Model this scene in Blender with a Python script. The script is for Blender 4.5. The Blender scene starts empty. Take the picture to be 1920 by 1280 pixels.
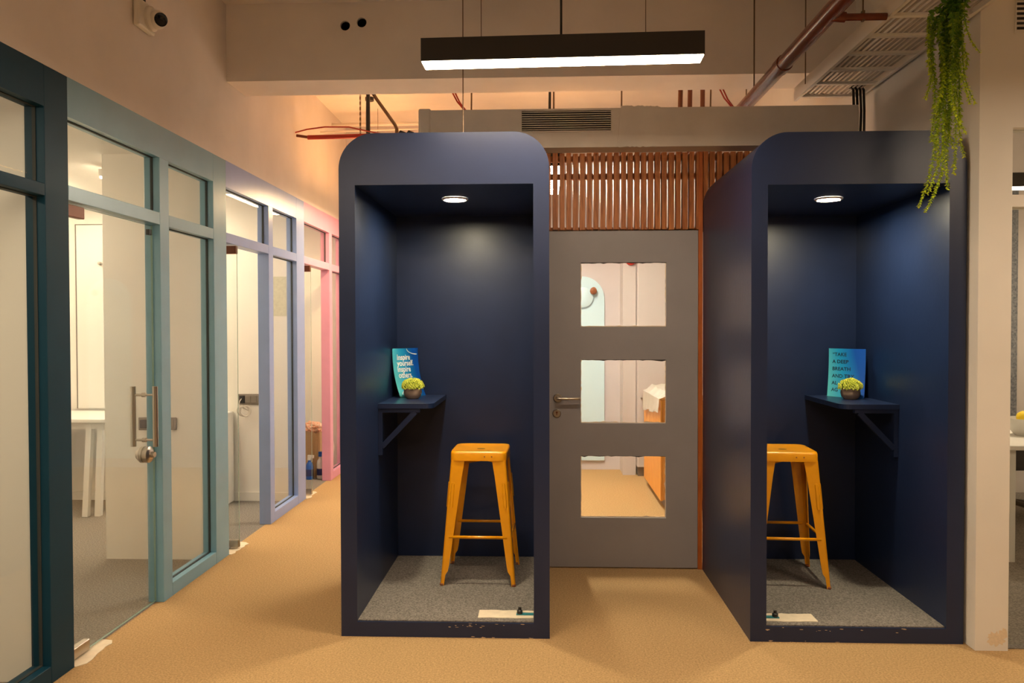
import bpy, bmesh, math, random
from mathutils import Vector, Matrix
random.seed(7)
C = bpy.context.scene.collection
sc = bpy.context.scene

# ------------------------------------------------------------------ camera, world, exposure
cd = bpy.data.cameras.new('camera'); cam = bpy.data.objects.new('camera', cd); C.objects.link(cam)
cd.sensor_fit = 'HORIZONTAL'; cd.sensor_width = 36.0; cd.lens = 1450 / 1920 * 36.0
cd.clip_start = 0.05; cd.clip_end = 60
YAW, PITCH, ROLL = 0.03852854, 0.01849407, -0.00226199
fw = Vector((-math.sin(YAW) * math.cos(PITCH), math.cos(YAW) * math.cos(PITCH), -math.sin(PITCH)))
rt = Vector((math.cos(YAW), math.sin(YAW), 0)); up = rt.cross(fw)
r2 = math.cos(ROLL) * rt + math.sin(ROLL) * up; u2 = -math.sin(ROLL) * rt + math.cos(ROLL) * up
m = Matrix((r2, u2, -fw)).transposed().to_4x4(); m.translation = (0, 0, 1.5)
cam.matrix_world = m
sc.camera = cam
wd = bpy.data.worlds.new('world'); sc.world = wd; wd.use_nodes = True
wd.node_tree.nodes['Background'].inputs[0].default_value = (1.0, 0.85, 0.7, 1)
wd.node_tree.nodes['Background'].inputs[1].default_value = 0.05
vs = sc.view_settings
vs.view_transform = 'Standard'; vs.look = 'None'; vs.gamma = 1.0; vs.use_curve_mapping = False
vs.exposure = 0.0
WARM = (1.0, 0.78, 0.54)      # colour of the linear pendants
L_PEND = 84.0                 # strength of the pendant diffusers
L_ROOM = 86.0                  # strength of the office tubes
L_DOWN = 620.0                 # strength of the booth downlights

# ------------------------------------------------------------------ materials
def srgb(r, g, b):
    f = lambda c: ((c / 255 + 0.055) / 1.055) ** 2.4 if c > 10 else c / 255 / 12.92
    return (f(r), f(g), f(b), 1)

def mat(name, col, rough=0.5, metal=0.0, var=0.0, vscale=8.0, bump=0.0, bscale=60.0, spec=0.5, coat=0.0, col2=None, obj_space=False):
    mt = bpy.data.materials.new(name); mt.use_nodes = True
    nt = mt.node_tree; b = nt.nodes['Principled BSDF']
    col = tuple(col) if len(col) == 4 else tuple(col) + (1,)
    b.inputs['Base Color'].default_value = col
    b.inputs['Roughness'].default_value = rough; b.inputs['Metallic'].default_value = metal
    b.inputs['Specular IOR Level'].default_value = spec; b.inputs['Coat Weight'].default_value = coat
    if var or bump:
        if obj_space:
            src = nt.nodes.new('ShaderNodeTexCoord').outputs['Object']
        else:
            src = nt.nodes.new('ShaderNodeNewGeometry').outputs['Position']
        if var:
            n = nt.nodes.new('ShaderNodeTexNoise'); n.inputs['Scale'].default_value = vscale; n.inputs['Detail'].default_value = 4
            nt.links.new(src, n.inputs['Vector'])
            mx = nt.nodes.new('ShaderNodeMix'); mx.data_type = 'RGBA'
            c2 = col2 if col2 else tuple(c * (1 - var) for c in col[:3]) + (1,)
            c1 = col if col2 else tuple(min(1, c * (1 + var * 0.6)) for c in col[:3]) + (1,)
            mx.inputs[6].default_value = c1; mx.inputs[7].default_value = c2
            rp = nt.nodes.new('ShaderNodeMapRange'); rp.inputs[1].default_value = 0.3; rp.inputs[2].default_value = 0.7
            nt.links.new(n.outputs[0], rp.inputs[0]); nt.links.new(rp.outputs[0], mx.inputs[0])
            nt.links.new(mx.outputs[2], b.inputs['Base Color'])
        if bump:
            n2 = nt.nodes.new('ShaderNodeTexNoise'); n2.inputs['Scale'].default_value = bscale; n2.inputs['Detail'].default_value = 3
            nt.links.new(src, n2.inputs['Vector'])
            bp = nt.nodes.new('ShaderNodeBump'); bp.inputs['Strength'].default_value = bump; bp.inputs['Distance'].default_value = 0.004
            nt.links.new(n2.outputs[0], bp.inputs['Height']); nt.links.new(bp.outputs[0], b.inputs['Normal'])
    return mt

def emit(name, col, strength):
    mt = bpy.data.materials.new(name); mt.use_nodes = True; nt = mt.node_tree
    nt.nodes.clear(); o = nt.nodes.new('ShaderNodeOutputMaterial'); e = nt.nodes.new('ShaderNodeEmission')
    e.inputs[0].default_value = tuple(col) + (1,); e.inputs[1].default_value = strength
    nt.links.new(e.outputs[0], o.inputs[0]); return mt

def glass(name, tint=(0.97, 0.985, 0.975), refl=1.0):
    mt = bpy.data.materials.new(name); mt.use_nodes = True; nt = mt.node_tree; nt.nodes.clear()
    o = nt.nodes.new('ShaderNodeOutputMaterial'); t = nt.nodes.new('ShaderNodeBsdfTransparent'); g = nt.nodes.new('ShaderNodeBsdfGlossy')
    t.inputs[0].default_value = tint + (1,); g.inputs['Roughness'].default_value = 0.015
    # Schlick reflectance on |I.N|, the same for either side of the pane
    ge = nt.nodes.new('ShaderNodeNewGeometry'); vd = nt.nodes.new('ShaderNodeVectorMath'); vd.operation = 'DOT_PRODUCT'
    nt.links.new(ge.outputs['Incoming'], vd.inputs[0]); nt.links.new(ge.outputs['Normal'], vd.inputs[1])
    def mth(op, a, b=None):
        n = nt.nodes.new('ShaderNodeMath'); n.operation = op
        for i, q in enumerate((a, b)):
            if q is None: continue
            if isinstance(q, (int, float)): n.inputs[i].default_value = q
            else: nt.links.new(q, n.inputs[i])
        return n.outputs[0]
    k = mth('ABSOLUTE', vd.outputs['Value']); k = mth('SUBTRACT', 1.0, k); k = mth('POWER', k, 5.0)
    k = mth('MULTIPLY', k, 0.96 * refl); k = mth('ADD', k, 0.035 * refl)
    mx = nt.nodes.new('ShaderNodeMixShader')
    nt.links.new(k, mx.inputs[0])
    nt.links.new(t.outputs[0], mx.inputs[1]); nt.links.new(g.outputs[0], mx.inputs[2]); nt.links.new(mx.outputs[0], o.inputs[0])
    return mt

def wood(name, c1, c2, rough=0.45, axis='Z', scale=14):
    mt = bpy.data.materials.new(name); mt.use_nodes = True; nt = mt.node_tree; b = nt.nodes['Principled BSDF']
    tc = nt.nodes.new('ShaderNodeNewGeometry'); mp = nt.nodes.new('ShaderNodeMapping')
    mp.inputs['Scale'].default_value = {'Z': (6, 6, 0.5), 'X': (0.5, 6, 6), 'Y': (6, 0.5, 6)}[axis]
    n = nt.nodes.new('ShaderNodeTexNoise'); n.inputs['Scale'].default_value = scale; n.inputs['Detail'].default_value = 6; n.inputs['Distortion'].default_value = 0.6
    cr = nt.nodes.new('ShaderNodeValToRGB'); cr.color_ramp.elements[0].color = c1; cr.color_ramp.elements[1].color = c2
    cr.color_ramp.elements[0].position = 0.32; cr.color_ramp.elements[1].position = 0.68
    nt.links.new(tc.outputs['Position'], mp.inputs[0]); nt.links.new(mp.outputs[0], n.inputs['Vector'])
    nt.links.new(n.outputs[0], cr.inputs[0]); nt.links.new(cr.outputs[0], b.inputs['Base Color'])
    b.inputs['Roughness'].default_value = rough; return mt

M = {}
M['plaster'] = mat('plaster', (0.74, 0.67, 0.63), 0.75, var=0.06, vscale=3, bump=0.12, bscale=40)
M['plaster_white'] = mat('plaster_white', (0.82, 0.79, 0.74), 0.7, var=0.04, vscale=2.5, bump=0.08, bscale=50)
M['ceiling'] = mat('ceiling_paint', (0.82, 0.76, 0.72), 0.8, var=0.08, vscale=2, bump=0.15, bscale=30)
M['carpet'] = mat('carpet_tan', srgb(190, 157, 112), 0.95, var=0.30, vscale=120, bump=0.9, bscale=300, spec=0.1)
M['carpet_grey'] = mat('carpet_grey', srgb(140, 134, 128), 0.95, var=0.5, vscale=120, bump=0.9, bscale=420, spec=0.1)
M['office_wall'] = mat('office_wall', (0.83, 0.80, 0.75), 0.65, var=0.03, vscale=2)
M['navy'] = mat('navy_paint', (0.009, 0.020, 0.066), 0.38, var=0.10, vscale=5, bump=0.10, bscale=35, spec=0.5)
M['navy_in'] = M['navy']
M['chip'] = mat('bare_wood_chip', srgb(205, 180, 150), 0.8)
M['teal_dark'] = mat('paint_dark_teal', srgb(8, 54, 74), 0.5, var=0.08, vscale=6, spec=0.25)
M['teal'] = mat('paint_sea_green', srgb(112, 160, 184), 0.34, var=0.06, vscale=6, spec=0.9)
M['lavender'] = mat('paint_lavender_blue', srgb(134, 158, 212), 0.32, var=0.05, vscale=6, spec=0.9)
M['pink'] = mat('paint_pink', srgb(226, 160, 192), 0.32, var=0.05, vscale=6)
M['cream'] = M['plaster_white']
M['glass'] = glass('clear_glass')
M['glass_edge'] = mat('green_glass_edge', srgb(120, 150, 140), 0.2)
M['steel'] = mat('brushed_steel', (0.46, 0.42, 0.37), 0.30, 1.0)
M['brass'] = mat('bronze_patch', srgb(120, 70, 45), 0.4, 0.3)
M['door_grey'] = mat('door_grey_paint', srgb(150, 146, 150), 0.5, var=0.06, vscale=4, bump=0.06, bscale=60)
M['putty'] = mat('glazing_putty', srgb(220, 205, 185), 0.8)
M['slat'] = wood('slat_wood', srgb(146, 82, 36), srgb(198, 124, 64), 0.5)
M['post_wood'] = wood('post_wood', srgb(160, 80, 28), srgb(190, 104, 40), 0.5)
M['counter'] = wood('counter_wood', srgb(214, 140, 52), srgb(232, 166, 72), 0.5)
M['stool'] = mat('stool_yellow', srgb(244, 165, 14), 0.32, 0.0, var=0.05, vscale=20, coat=0.3, obj_space=True)
M['dark'] = mat('dark_recess', (0.006, 0.006, 0.007), 0.6)
M['black'] = mat('black_plastic', (0.012, 0.012, 0.013), 0.4)
M['housing'] = mat('pendant_black', (0.022, 0.020, 0.019), 0.42)
M['gasket'] = mat('dark_gasket', (0.03, 0.035, 0.035), 0.7)
M['pend'] = emit('pendant_diffuser', WARM, L_PEND)
M['pend_passage'] = emit('passage_diffuser', (1.0, 0.66, 0.33), 85.0)
M['uplight_added'] = emit('uplight_diffuser', (1.0, 0.46, 0.14), 30.0)  # added glow that warms the wall and ceiling beyond the beam
M['pend_back'] = emit('back_room_diffuser', (1.0, 0.86, 0.66), 250.0)
M['tube'] = emit('office_tube', (1.0, 0.80, 0.55), L_ROOM)
M['down'] = emit('downlight_lens', (1.0, 0.86, 0.58), L_DOWN)
M['white'] = mat('white_paint', (0.80, 0.78, 0.74), 0.5)
M['white_metal'] = mat('white_metal', (0.84, 0.81, 0.77), 0.4, 0.0)
M['cable'] = mat('white_cable', (0.52, 0.48, 0.44), 0.5)
M['pipe'] = mat('oxide_red_pipe', srgb(106, 48, 30), 0.26, 0.0, var=0.1, vscale=12)
M['redcable'] = mat('red_cable', srgb(170, 48, 30), 0.5)
M['rod'] = mat('zinc_rod', srgb(120, 100, 80), 0.45, 0.6)
M['duct'] = mat('duct_wrap', (0.80, 0.74, 0.69), 0.7, var=0.06, vscale=7, bump=0.5, bscale=9)
M['cctv'] = mat('camera_white', (0.72, 0.68, 0.62), 0.4)
M['lens'] = mat('lens_black', (0.008, 0.008, 0.01), 0.12)
M['socket'] = mat('socket_grey', srgb(120, 112, 104), 0.4)
M['mint'] = mat('mint_panel', srgb(204, 236, 255), 0.35)
M['cab_grey'] = mat('cabinet_grey', srgb(200, 194, 196), 0.4)
M['wall_pink_grey'] = mat('wall_pink_grey', srgb(206, 200, 206), 0.7, var=0.05, vscale=2)
M['plinth'] = mat('plinth_grey', srgb(120, 112, 108), 0.5)
M['cloth'] = mat('white_cloth', (0.78, 0.76, 0.72), 0.85, bump=0.3, bscale=90)
M['pot'] = mat('clay_pot', srgb(150, 126, 108), 0.6, var=0.15, vscale=30, obj_space=True)
M['flower'] = mat('yellow_green_florets', srgb(240, 240, 112), 0.6, col2=srgb(196, 206, 62), var=0.4, vscale=70, obj_space=True)
M['greens'] = mat('pot_greens', srgb(92, 120, 36), 0.6)
M['speckle'] = mat('speckled_fabric', srgb(150, 152, 156), 0.9, col2=srgb(92, 98, 110), var=0.5, vscale=60)
M['yellow'] = mat('lemon_yellow', srgb(250, 214, 20), 0.4)
M['bowl'] = mat('bowl_translucent', (0.7, 0.68, 0.64), 0.25)
M['kraft'] = mat('kraft_paper', srgb(190, 160, 122), 0.8, bump=0.4, bscale=40)
M['bagwhite'] = mat('bag_white', (0.78, 0.72, 0.66), 0.6, bump=0.4, bscale=30)
M['orange_print'] = mat('orange_wrap', srgb(224, 140, 96), 0.6, col2=srgb(240, 220, 200), var=0.5, vscale=60)
M['bottle_blue'] = mat('bottle_blue', srgb(30, 92, 190), 0.3)
M['bottle_white'] = mat('bottle_white', (0.75, 0.72, 0.7), 0.35)
M['bottle_navy'] = mat('bottle_label', srgb(44, 50, 110), 0.4)
M['tealplate'] = mat('teal_plate', srgb(40, 128, 140), 0.5)
M['patch'] = mat('cement_patch', srgb(226, 212, 188), 0.8, var=0.08, vscale=30)
M['text_white'] = mat('print_white', (0.85, 0.85, 0.82), 0.6)
M['text_dark'] = mat('print_navy', (0.010, 0.03, 0.07), 0.6)
M['red'] = mat('alarm_red', srgb(210, 50, 40), 0.4)
M['brown'] = mat('knob_brown', srgb(150, 92, 60), 0.4)

def leaf_mat():
    mt = bpy.data.materials.new('leaf_green'); mt.use_nodes = True; nt = mt.node_tree; b = nt.nodes['Principled BSDF']
    a = nt.nodes.new('ShaderNodeAttribute'); a.attribute_name = 'young'
    cr = nt.nodes.new('ShaderNodeValToRGB')
    cr.color_ramp.elements[0].color = srgb(94, 146, 40); cr.color_ramp.elements[1].color = srgb(222, 238, 56)
    nt.links.new(a.outputs['Fac'], cr.inputs[0]); nt.links.new(cr.outputs[0], b.inputs['Base Color'])
    b.inputs['Roughness'].default_value = 0.45; return mt
M['leaf'] = leaf_mat()

def poster_mat():
    mt = bpy.data.materials.new('poster_blue_print'); mt.use_nodes = True; nt = mt.node_tree; b = nt.nodes['Principled BSDF']
    tc = nt.nodes.new('ShaderNodeUVMap'); tc.uv_map = 'UVMap'
    sp = nt.nodes.new('ShaderNodeSeparateXYZ'); nt.links.new(tc.outputs[0], sp.inputs[0])
    ad = nt.nodes.new('ShaderNodeMath'); ad.operation = 'MULTIPLY_ADD'; ad.inputs[1].default_value = 0.28
    nt.links.new(sp.outputs[1], ad.inputs[0]); nt.links.new(sp.outputs[0], ad.inputs[2])
    cr = nt.nodes.new('ShaderNodeValToRGB'); e = cr.color_ramp.elements
    e[0].position = 0.05; e[0].color = srgb(96, 204, 214); e[1].position = 1.1; e[1].color = srgb(0, 78, 176)
    k = e.new(0.55); k.color = srgb(24, 150, 206)
    nt.links.new(ad.outputs[0], cr.inputs[0]); nt.links.new(cr.outputs[0], b.inputs['Base Color']); b.inputs['Roughness'].default_value = 0.5
    return mt
M['poster'] = poster_mat()

# ------------------------------------------------------------------ mesh helpers
ORG = {}
def box(bm, x0, x1, y0, y1, z0, z1):
    vs_ = [bm.verts.new((x, y, z)) for z in (z0, z1) for y in (y0, y1) for x in (x0, x1)]
    for f in ((0, 2, 3, 1), (4, 5, 7, 6), (0, 1, 5, 4), (2, 6, 7, 3), (0, 4, 6, 2), (1, 3, 7, 5)):
        bm.faces.new([vs_[i] for i in f])
def bx(*a):
    bm = bmesh.new(); box(bm, *a); return bm
def boxes(lst):
    bm = bmesh.new()
    for a in lst: box(bm, *a)
    return bm
def bevel(bm, w, seg=2):
    bmesh.ops.bevel(bm, geom=bm.edges[:], offset=w, segments=seg, affect='EDGES', profile=0.5); return bm
def frame_of(d):
    d = Vector(d).normalized(); a = Vector((0, 0, 1)) if abs(d.z) < 0.9 else Vector((1, 0, 0))
    u = d.cross(a).normalized(); return u, d.cross(u).normalized()
def tube(bm, pts, r, n=10, cap=True):
    pts = [Vector(p) for p in pts]; rings = []; rr = r if isinstance(r, (list, tuple)) else [r] * len(pts)
    u, v = frame_of(pts[1] - pts[0])
    for i, p in enumerate(pts):
        d = (pts[min(i + 1, len(pts) - 1)] - pts[max(i - 1, 0)]).normalized()
        u = (u - d * u.dot(d)).normalized(); v = d.cross(u)
        rings.append([bm.verts.new(p + rr[i] * (math.cos(2 * math.pi * k / n) * u + math.sin(2 * math.pi * k / n) * v)) for k in range(n)])
    for a, b in zip(rings, rings[1:]):
        for k in range(n):
            f = bm.faces.new((a[k], a[(k + 1) % n], b[(k + 1) % n], b[k])); f.smooth = True
    if cap:
        bm.faces.new(rings[0][::-1]); bm.faces.new(rings[-1])
def tb(pts, r, n=10):
    bm = bmesh.new(); tube(bm, pts, r, n); return bm
def lathe(bm, prof, c=(0, 0, 0), axis=(0, 0, 1), n=24):
    c = Vector(c); ax = Vector(axis).normalized(); u, v = frame_of(ax); rings = []
    for r, h in prof:
        if r < 1e-5: rings.append([bm.verts.new(c + ax * h)])
        else: rings.append([bm.verts.new(c + ax * h + r * (math.cos(2 * math.pi * k / n) * u + math.sin(2 * math.pi * k / n) * v)) for k in range(n)])
    for a, b in zip(rings, rings[1:]):
        for k in range(n):
            q = [a[k % len(a)], a[(k + 1) % len(a)], b[(k + 1) % len(b)], b[k % len(b)]]
            q2 = []
            for w in q:
                if w not in q2: q2.append(w)
            if len(q2) > 2:
                f = bm.faces.new(q2); f.smooth = True
def lt(prof, c, axis=(0, 0, 1), n=24):
    bm = bmesh.new(); lathe(bm, prof, c, axis, n); return bm

def obj(name, bm, material, parent=None, local=False, sharp=35):
    bmesh.ops.recalc_face_normals(bm, faces=bm.faces[:])
    me = bpy.data.meshes.new(name)
    if parent is not None and not local:
        o_ = ORG.get(parent.name, Vector((0, 0, 0))); bmesh.ops.translate(bm, verts=bm.verts[:], vec=-o_)
    for e in bm.edges:
        if len(e.link_faces) == 2 and e.calc_face_angle(0) > math.radians(sharp): e.smooth = False
    bm.to_mesh(me); bm.free()
    me.materials.append(material if not isinstance(material, str) else M[material])
    o = bpy.data.objects.new(name, me); C.objects.link(o)
    if parent is not None:
        o.parent = parent; ORG[o.name] = ORG.get(parent.name, Vector((0, 0, 0)))
    return o
def tag(o, label, cat=None, group=None, kind=None):
    o['label'] = label
    if cat: o['category'] = cat
    if group: o['group'] = group
    if kind: o['kind'] = kind
    return o
def thing(name, label, cat, loc, group=None, kind=None):
    o = bpy.data.objects.new(name, None); C.objects.link(o); o.location = loc; o.empty_display_size = 0.1
    ORG[o.name] = Vector(loc); return tag(o, label, cat, group, kind)
def struct(name, bm, m_, label, cat):
    return tag(obj(name, bm, m_), label, cat, kind='structure')
def dup(root, loc, rz=0.0, label=None):
    r = root.copy(); C.objects.link(r); r.location = loc; r.rotation_euler = (0, 0, rz)
    if label: r['label'] = label
    for ch in root.children:
        c = ch.copy(); C.objects.link(c); c.parent = r
        for g in ch.children:
            d = g.copy(); C.objects.link(d); d.parent = c
    return r

# ------------------------------------------------------------------ the setting
WX, WB = -2.068, -2.155          # corridor face and office face of the left partition
CEIL = 3.62
struct('floor', bx(-2.11, 4.6, -3.2, 8.3, -0.06, 0.0), 'carpet', 'tan loop carpet covering the corridor floor', 'floor')
struct('floor_office_left', bx(-4.7, -2.11, -3.2, 8.3, -0.06, 0.0), 'carpet_grey', 'speckled grey carpet inside the glazed offices', 'floor')
struct('floor_office_right', bx(2.155, 4.6, 3.655, 7.1, 0.0, 0.004), 'carpet_grey', 'grey carpet behind the cream glazed wall', 'floor')
struct('ceiling', bx(-2.2, 4.6, -3.2, 8.3, CEIL, CEIL + 0.08), 'ceiling', 'bare painted concrete ceiling slab', 'ceiling')
struct('wall_left', bx(WB - 0.03, WX, -3.2, 8.3, 2.597, CEIL), 'plaster', 'beige plaster wall above the coloured glazed partition', 'wall')
struct('wall_right', bx(2.0, 2.149, 3.63, 8.3, 0, CEIL), 'plaster_white', 'cream wall beside the booth, its end facing the corridor like a column', 'wall')
struct('wall_front_right', bx(2.149, 4.6, 3.63, 3.73, 2.405, CEIL), 'plaster_white', 'cream wall over the cream framed office glazing', 'wall')
struct('wall_back', bx(-2.07, 2.0, 8.15, 8.25, 0, CEIL), 'wall_pink_grey', 'pale pinkish grey wall at the far end of the back room', 'wall')
struct('wall_rear', bx(-2.2, 4.6, -3.3, -3.2, 0, CEIL), 'plaster', 'beige wall closing the corridor opposite the booths', 'wall')
struct('wall_far_right', bx(4.6, 4.7, -3.3, 8.3, 0, CEIL), 'plaster', 'beige wall on the far side of the right office', 'wall')
# stain on the wall end near the floor
bm = bmesh.new()
def blob(bm, cx, cz, rx, rz, y, n=26, seed=1):
    rnd = random.Random(seed); vs_ = []
    for k in range(n):
        a = 2 * math.pi * k / n; q = 0.65 + 0.5 * rnd.random()
        vs_.append(bm.verts.new((cx + rx * q * math.cos(a), y, max(0.006, cz + rz * q * math.sin(a)))))
    bm.faces.new(vs_)
blob(bm, 2.095, 0.055, 0.042, 0.036, 3.6295, 30, 3); blob(bm, 2.125, 0.075, 0.02, 0.03, 3.6294, 20, 5)
obj('peeled_paint', bm, mat('peeled_plaster', srgb(232, 214, 186), 0.9, var=0.1, vscale=70), bpy.data.objects['wall_right'])
# beam with two bored holes
def beam():
    bm = bx(-2.068, 2.0, 5.04, 5.36, 3.118, CEIL)
    o = obj('ceiling_beam', bm, 'ceiling')
    cut = bmesh.new()
    for x, z in ((-1.28, 3.47), (-1.171, 3.489)): tube(cut, [(x, 4.9, z), (x, 5.28, z)], 0.032, 20)
    k = obj('cutter', cut, 'dark')
    md = o.modifiers.new('b', 'BOOLEAN'); md.operation = 'DIFFERENCE'; md.object = k; md.solver = 'EXACT'
    dg = bpy.context.evaluated_depsgraph_get(); me = bpy.data.meshes.new_from_object(o.evaluated_get(dg))
    o.modifiers.clear(); o.data = me
    while len(me.materials) > 1: me.materials.pop(index=len(me.materials) - 1)
    for p in me.polygons: p.material_index = 0
    bpy.data.objects.remove(k)
    for x, z in ((-1.28, 3.47), (-1.171, 3.489)):
        b2 = bmesh.new(); tube(b2, [(x, 5.27, z), (x, 5.279, z)], 0.0315, 20); obj('hole_bottom', b2, 'dark', o)
        b3 = bmesh.new()
        n = 20; R_ = 0.0318
        a = [[b3.verts.new((x + R_ * math.cos(2 * math.pi * i / n), y, z + R_ * math.sin(2 * math.pi * i / n))) for i in range(n)] for y in (5.06, 5.27)]
        for i in range(n): b3.faces.new((a[0][i], a[0][(i + 1) % n], a[1][(i + 1) % n], a[1][i]))
        obj('hole_sleeve', b3, 'dark', o)
    tag(o, 'deep concrete ceiling beam with two round bored holes', 'beam', kind='structure')
beam()

# left offices: walls and ceiling
struct('wall_office_divider_near', bx(-4.7, WB, 3.17, 3.24, 0, 2.62), 'office_wall', 'cream dividing wall right behind the dark teal post', 'wall')
struct('wall_office_stub', bx(-2.833, WB, 4.90, 5.0, 0, 2.62), 'office_wall', 'short cream wall inside the office behind the sea green bay', 'wall')
struct('wall_office_divider_far', bx(-4.7, WB, 6.60, 6.68, 0, 2.62), 'office_wall', 'cream dividing wall with sockets inside the lavender bay', 'wall')
struct('wall_office_back', bx(-4.8, -4.7, -3.2, 8.3, 0, 2.62), 'office_wall', 'cream wall at the back of the glazed offices', 'wall')
struct('wall_office_end', bx(-4.7, WB, 8.15, 8.25, 0, 2.62), 'office_wall', 'cream end wall of the pink bay office', 'wall')
struct('wall_office_start', bx(-4.7, WB, -3.3, -3.2, 0, 2.62), 'office_wall', 'cream near end wall of the first glazed office', 'wall')
struct('ceiling_office_left', bx(-4.8, WB, -3.3, 8.3, 2.62, 2.70), 'office_wall', 'white ceiling of the glazed offices', 'ceiling')
struct('baseboard_office', boxes([(-4.7, WB, 6.585, 6.60, 0, 0.075)]), 'white', 'white skirting along the far dividing wall', 'baseboard')
# right office shell
struct('wall_office_right_back', bx(2.149, 4.6, 7.1, 7.2, 0, CEIL), 'plaster', 'beige wall at the back of the right office', 'wall')

# ------------------------------------------------------------------ glazed partition on the left
def pane(par, y0, y1, z0, z1, x=-2.112):
    return obj('pane', bx(x - 0.004, x + 0.004, y0, y1, z0, z1), 'glass', par)
def post(par, m_, y0, y1, z0=0, z1=2.597):
    return obj('post', bevel(bx(WB, WX, y0, y1, z0, z1), 0.002, 1), m_, par)
HB, R0, R1 = 2.424, 2.06, 2.126
def bead(par, m_, y0, y1, z0, z1):
    # thin dark gasket line round a pane
    bm = bmesh.new(); w = 0.004; xa, xb = -2.119, -2.105
    box(bm, xa, xb, y0, y0 + w, z0, z1); box(bm, xa, xb, y1 - w, y1, z0, z1)
    box(bm, xa, xb, y0 + w, y1 - w, z0, z0 + w); box(bm, xa, xb, y0 + w, y1 - w, z1 - w, z1)
    return obj('gasket', bm, 'gasket', par)
def header(par, m_, y0, y1):
    obj('header', bx(WB, WX - 0.0005, y0, y1, HB, 2.597), m_, par)
def railp(par, m_, y0, y1, z0=R0, z1=R1):
    obj('transom_rail', bevel(bx(WB, WX - 0.0006, y0, y1, z0, z1), 0.002, 1), m_, par)
def sill(par, m_, y0, y1, h=0.075):
    obj('sill', bevel(bx(WB, WX - 0.0006, y0, y1, 0, h), 0.002, 1), m_, par)

wA = thing('window_1', 'dark teal glazed bay with a transom light, ahead of the sea green bay', 'window', (WX, 2.2, 0), kind='structure')
header(wA, 'teal_dark', 0.9, 3.158); post(wA, 'teal_dark', 3.158, 3.318); post(wA, 'teal_dark', 0.8, 0.9)
railp(wA, 'teal_dark', 0.9, 3.158, 2.052, 2.104); sill(wA, 'teal_dark', 0.9, 3.158, 0.075)
pane(wA, 0.9, 3.158, 2.104, HB); pane(wA, 0.9, 3.158, 0.075, 2.052); bead(wA, 'teal_dark', 0.9, 3.158, 2.104, HB); bead(wA, 'teal_dark', 0.9, 3.158, 0.075, 2.052)
struct('wall_office_front', bx(WB, WX, -3.2, 0.8, 0, 2.597), 'teal_dark', 'dark teal boarded front of the first office', 'wall')

def bay(n, m_, y0, d1, s0, s1, y1, label, dlabel, leafgap=0.008, opened=False):
    w = thing('window_%d' % n, label, 'window', (WX, y0, 0), kind='structure')
    header(w, m_, y0, s1); 
    post(w, m_, d1, s0, 0, HB); post(w, m_, s1, y1)
    railp(w, m_, y0, d1); railp(w, m_, s0, s1); sill(w, m_, s0, s1)
    pane(w, y0, d1, R1, HB); pane(w, s0, s1, R1, HB); pane(w, s0, s1, 0.075, R0)
    bead(w, m_, y0, d1, R1, HB); bead(w, m_, s0, s1, R1, HB); bead(w, m_, s0, s1, 0.075, R0)
    # frameless glass door leaf
    PIV = 0.14 if opened else 0.0
    d = thing('door_%d' % (n - 1), dlabel, 'door', (-2.112, y0 + PIV, 0), kind='structure')
    yA, dA = y0 + PIV, d1 + PIV
    obj('leaf', bx(-2.117, -2.107, yA + leafgap, dA - leafgap, 0.012, R0 - 0.008), 'glass', d)
    lf = d.children[0].data; lf.materials.append(M['glass_edge'])
    for p_ in lf.polygons:
        if abs(p_.normal.x) < 0.5: p_.material_index = 1
    obj('patch_fitting', bevel(bx(-2.128, -2.096, yA + leafgap, yA + 0.165, R0 - 0.062, R0 - 0.008), 0.003, 1), 'brass', d)['label'] = 'bronze top patch fitting'
    obj('patch_fitting', bevel(bx(-2.128, -2.096, yA + leafgap, yA + 0.165, 0.012, 0.062), 0.003, 1), 'steel', d)['label'] = 'steel bottom patch fitting'
    obj('stop_clip', bx(-2.122, -2.102, dA - 0.05, dA - 0.025, R0 - 0.06, R0 - 0.03), 'black', d)
    # pull handle: a bar on each side of the glass, joined by two standoffs
    yh = dA - 0.105
    for x in (-2.052, -2.172):
        obj('pull_bar', tb([(x, yh, 0.87), (x, yh, 1.19)], 0.014, 14), 'steel', d)
    for z in (0.905, 1.145):
        b = bmesh.new(); tube(b, [(-2.172, yh, z), (-2.052, yh, z)], 0.006, 10); tube(b, [(-2.122, yh, z), (-2.102, yh, z)], 0.012, 12)
        obj('standoff', b, 'steel', d)
    b = bmesh.new()
    lathe(b, [(0, -0.050), (0.026, -0.044), (0.042, -0.024), (0.044, -0.022), (0.044, -0.006), (0.040, -0.005), (0.040, 0.005), (0.044, 0.006), (0.044, 0.022), (0.030, 0.030), (0.022, 0.032), (0, 0.032)], (-2.112, yh + 0.012, 0.825), (1, 0, 0), 24)
    lk = obj('lock', b, 'steel', d)
    obj('thumb_turn', tb([(-2.081, yh + 0.012, 0.825), (-2.062, yh + 0.012, 0.825)], 0.015, 14), 'steel', lk)
    if opened: d.rotation_euler = (0, 0, math.radians(88)); d.location.x -= -0.065
    # cement patch over the floor pivot
    b = bmesh.new(); rnd = random.Random(n); pts = []
    for i in range(9): pts.append((-2.118 + rnd.uniform(-.004, .004), y0 + 0.30 * i / 8))
    for i in range(9): pts.append((-2.045 + rnd.uniform(-.012, .012) - (0.02 if i in (0, 8) else 0), y0 + 0.29 * (8 - i) / 8))
    lo = [b.verts.new((x, y, 0.0006)) for x, y in pts]; hi = [b.verts.new((x, y, 0.0035)) for x, y in pts]
    b.faces.new(hi)
    for i in range(len(pts)): b.faces.new((lo[i], lo[(i + 1) % len(pts)], hi[(i + 1) % len(pts)], hi[i]))
    obj('floor_patch', b, 'patch', w)['label'] = 'white cement patch at the door pivot'
    return w
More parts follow.
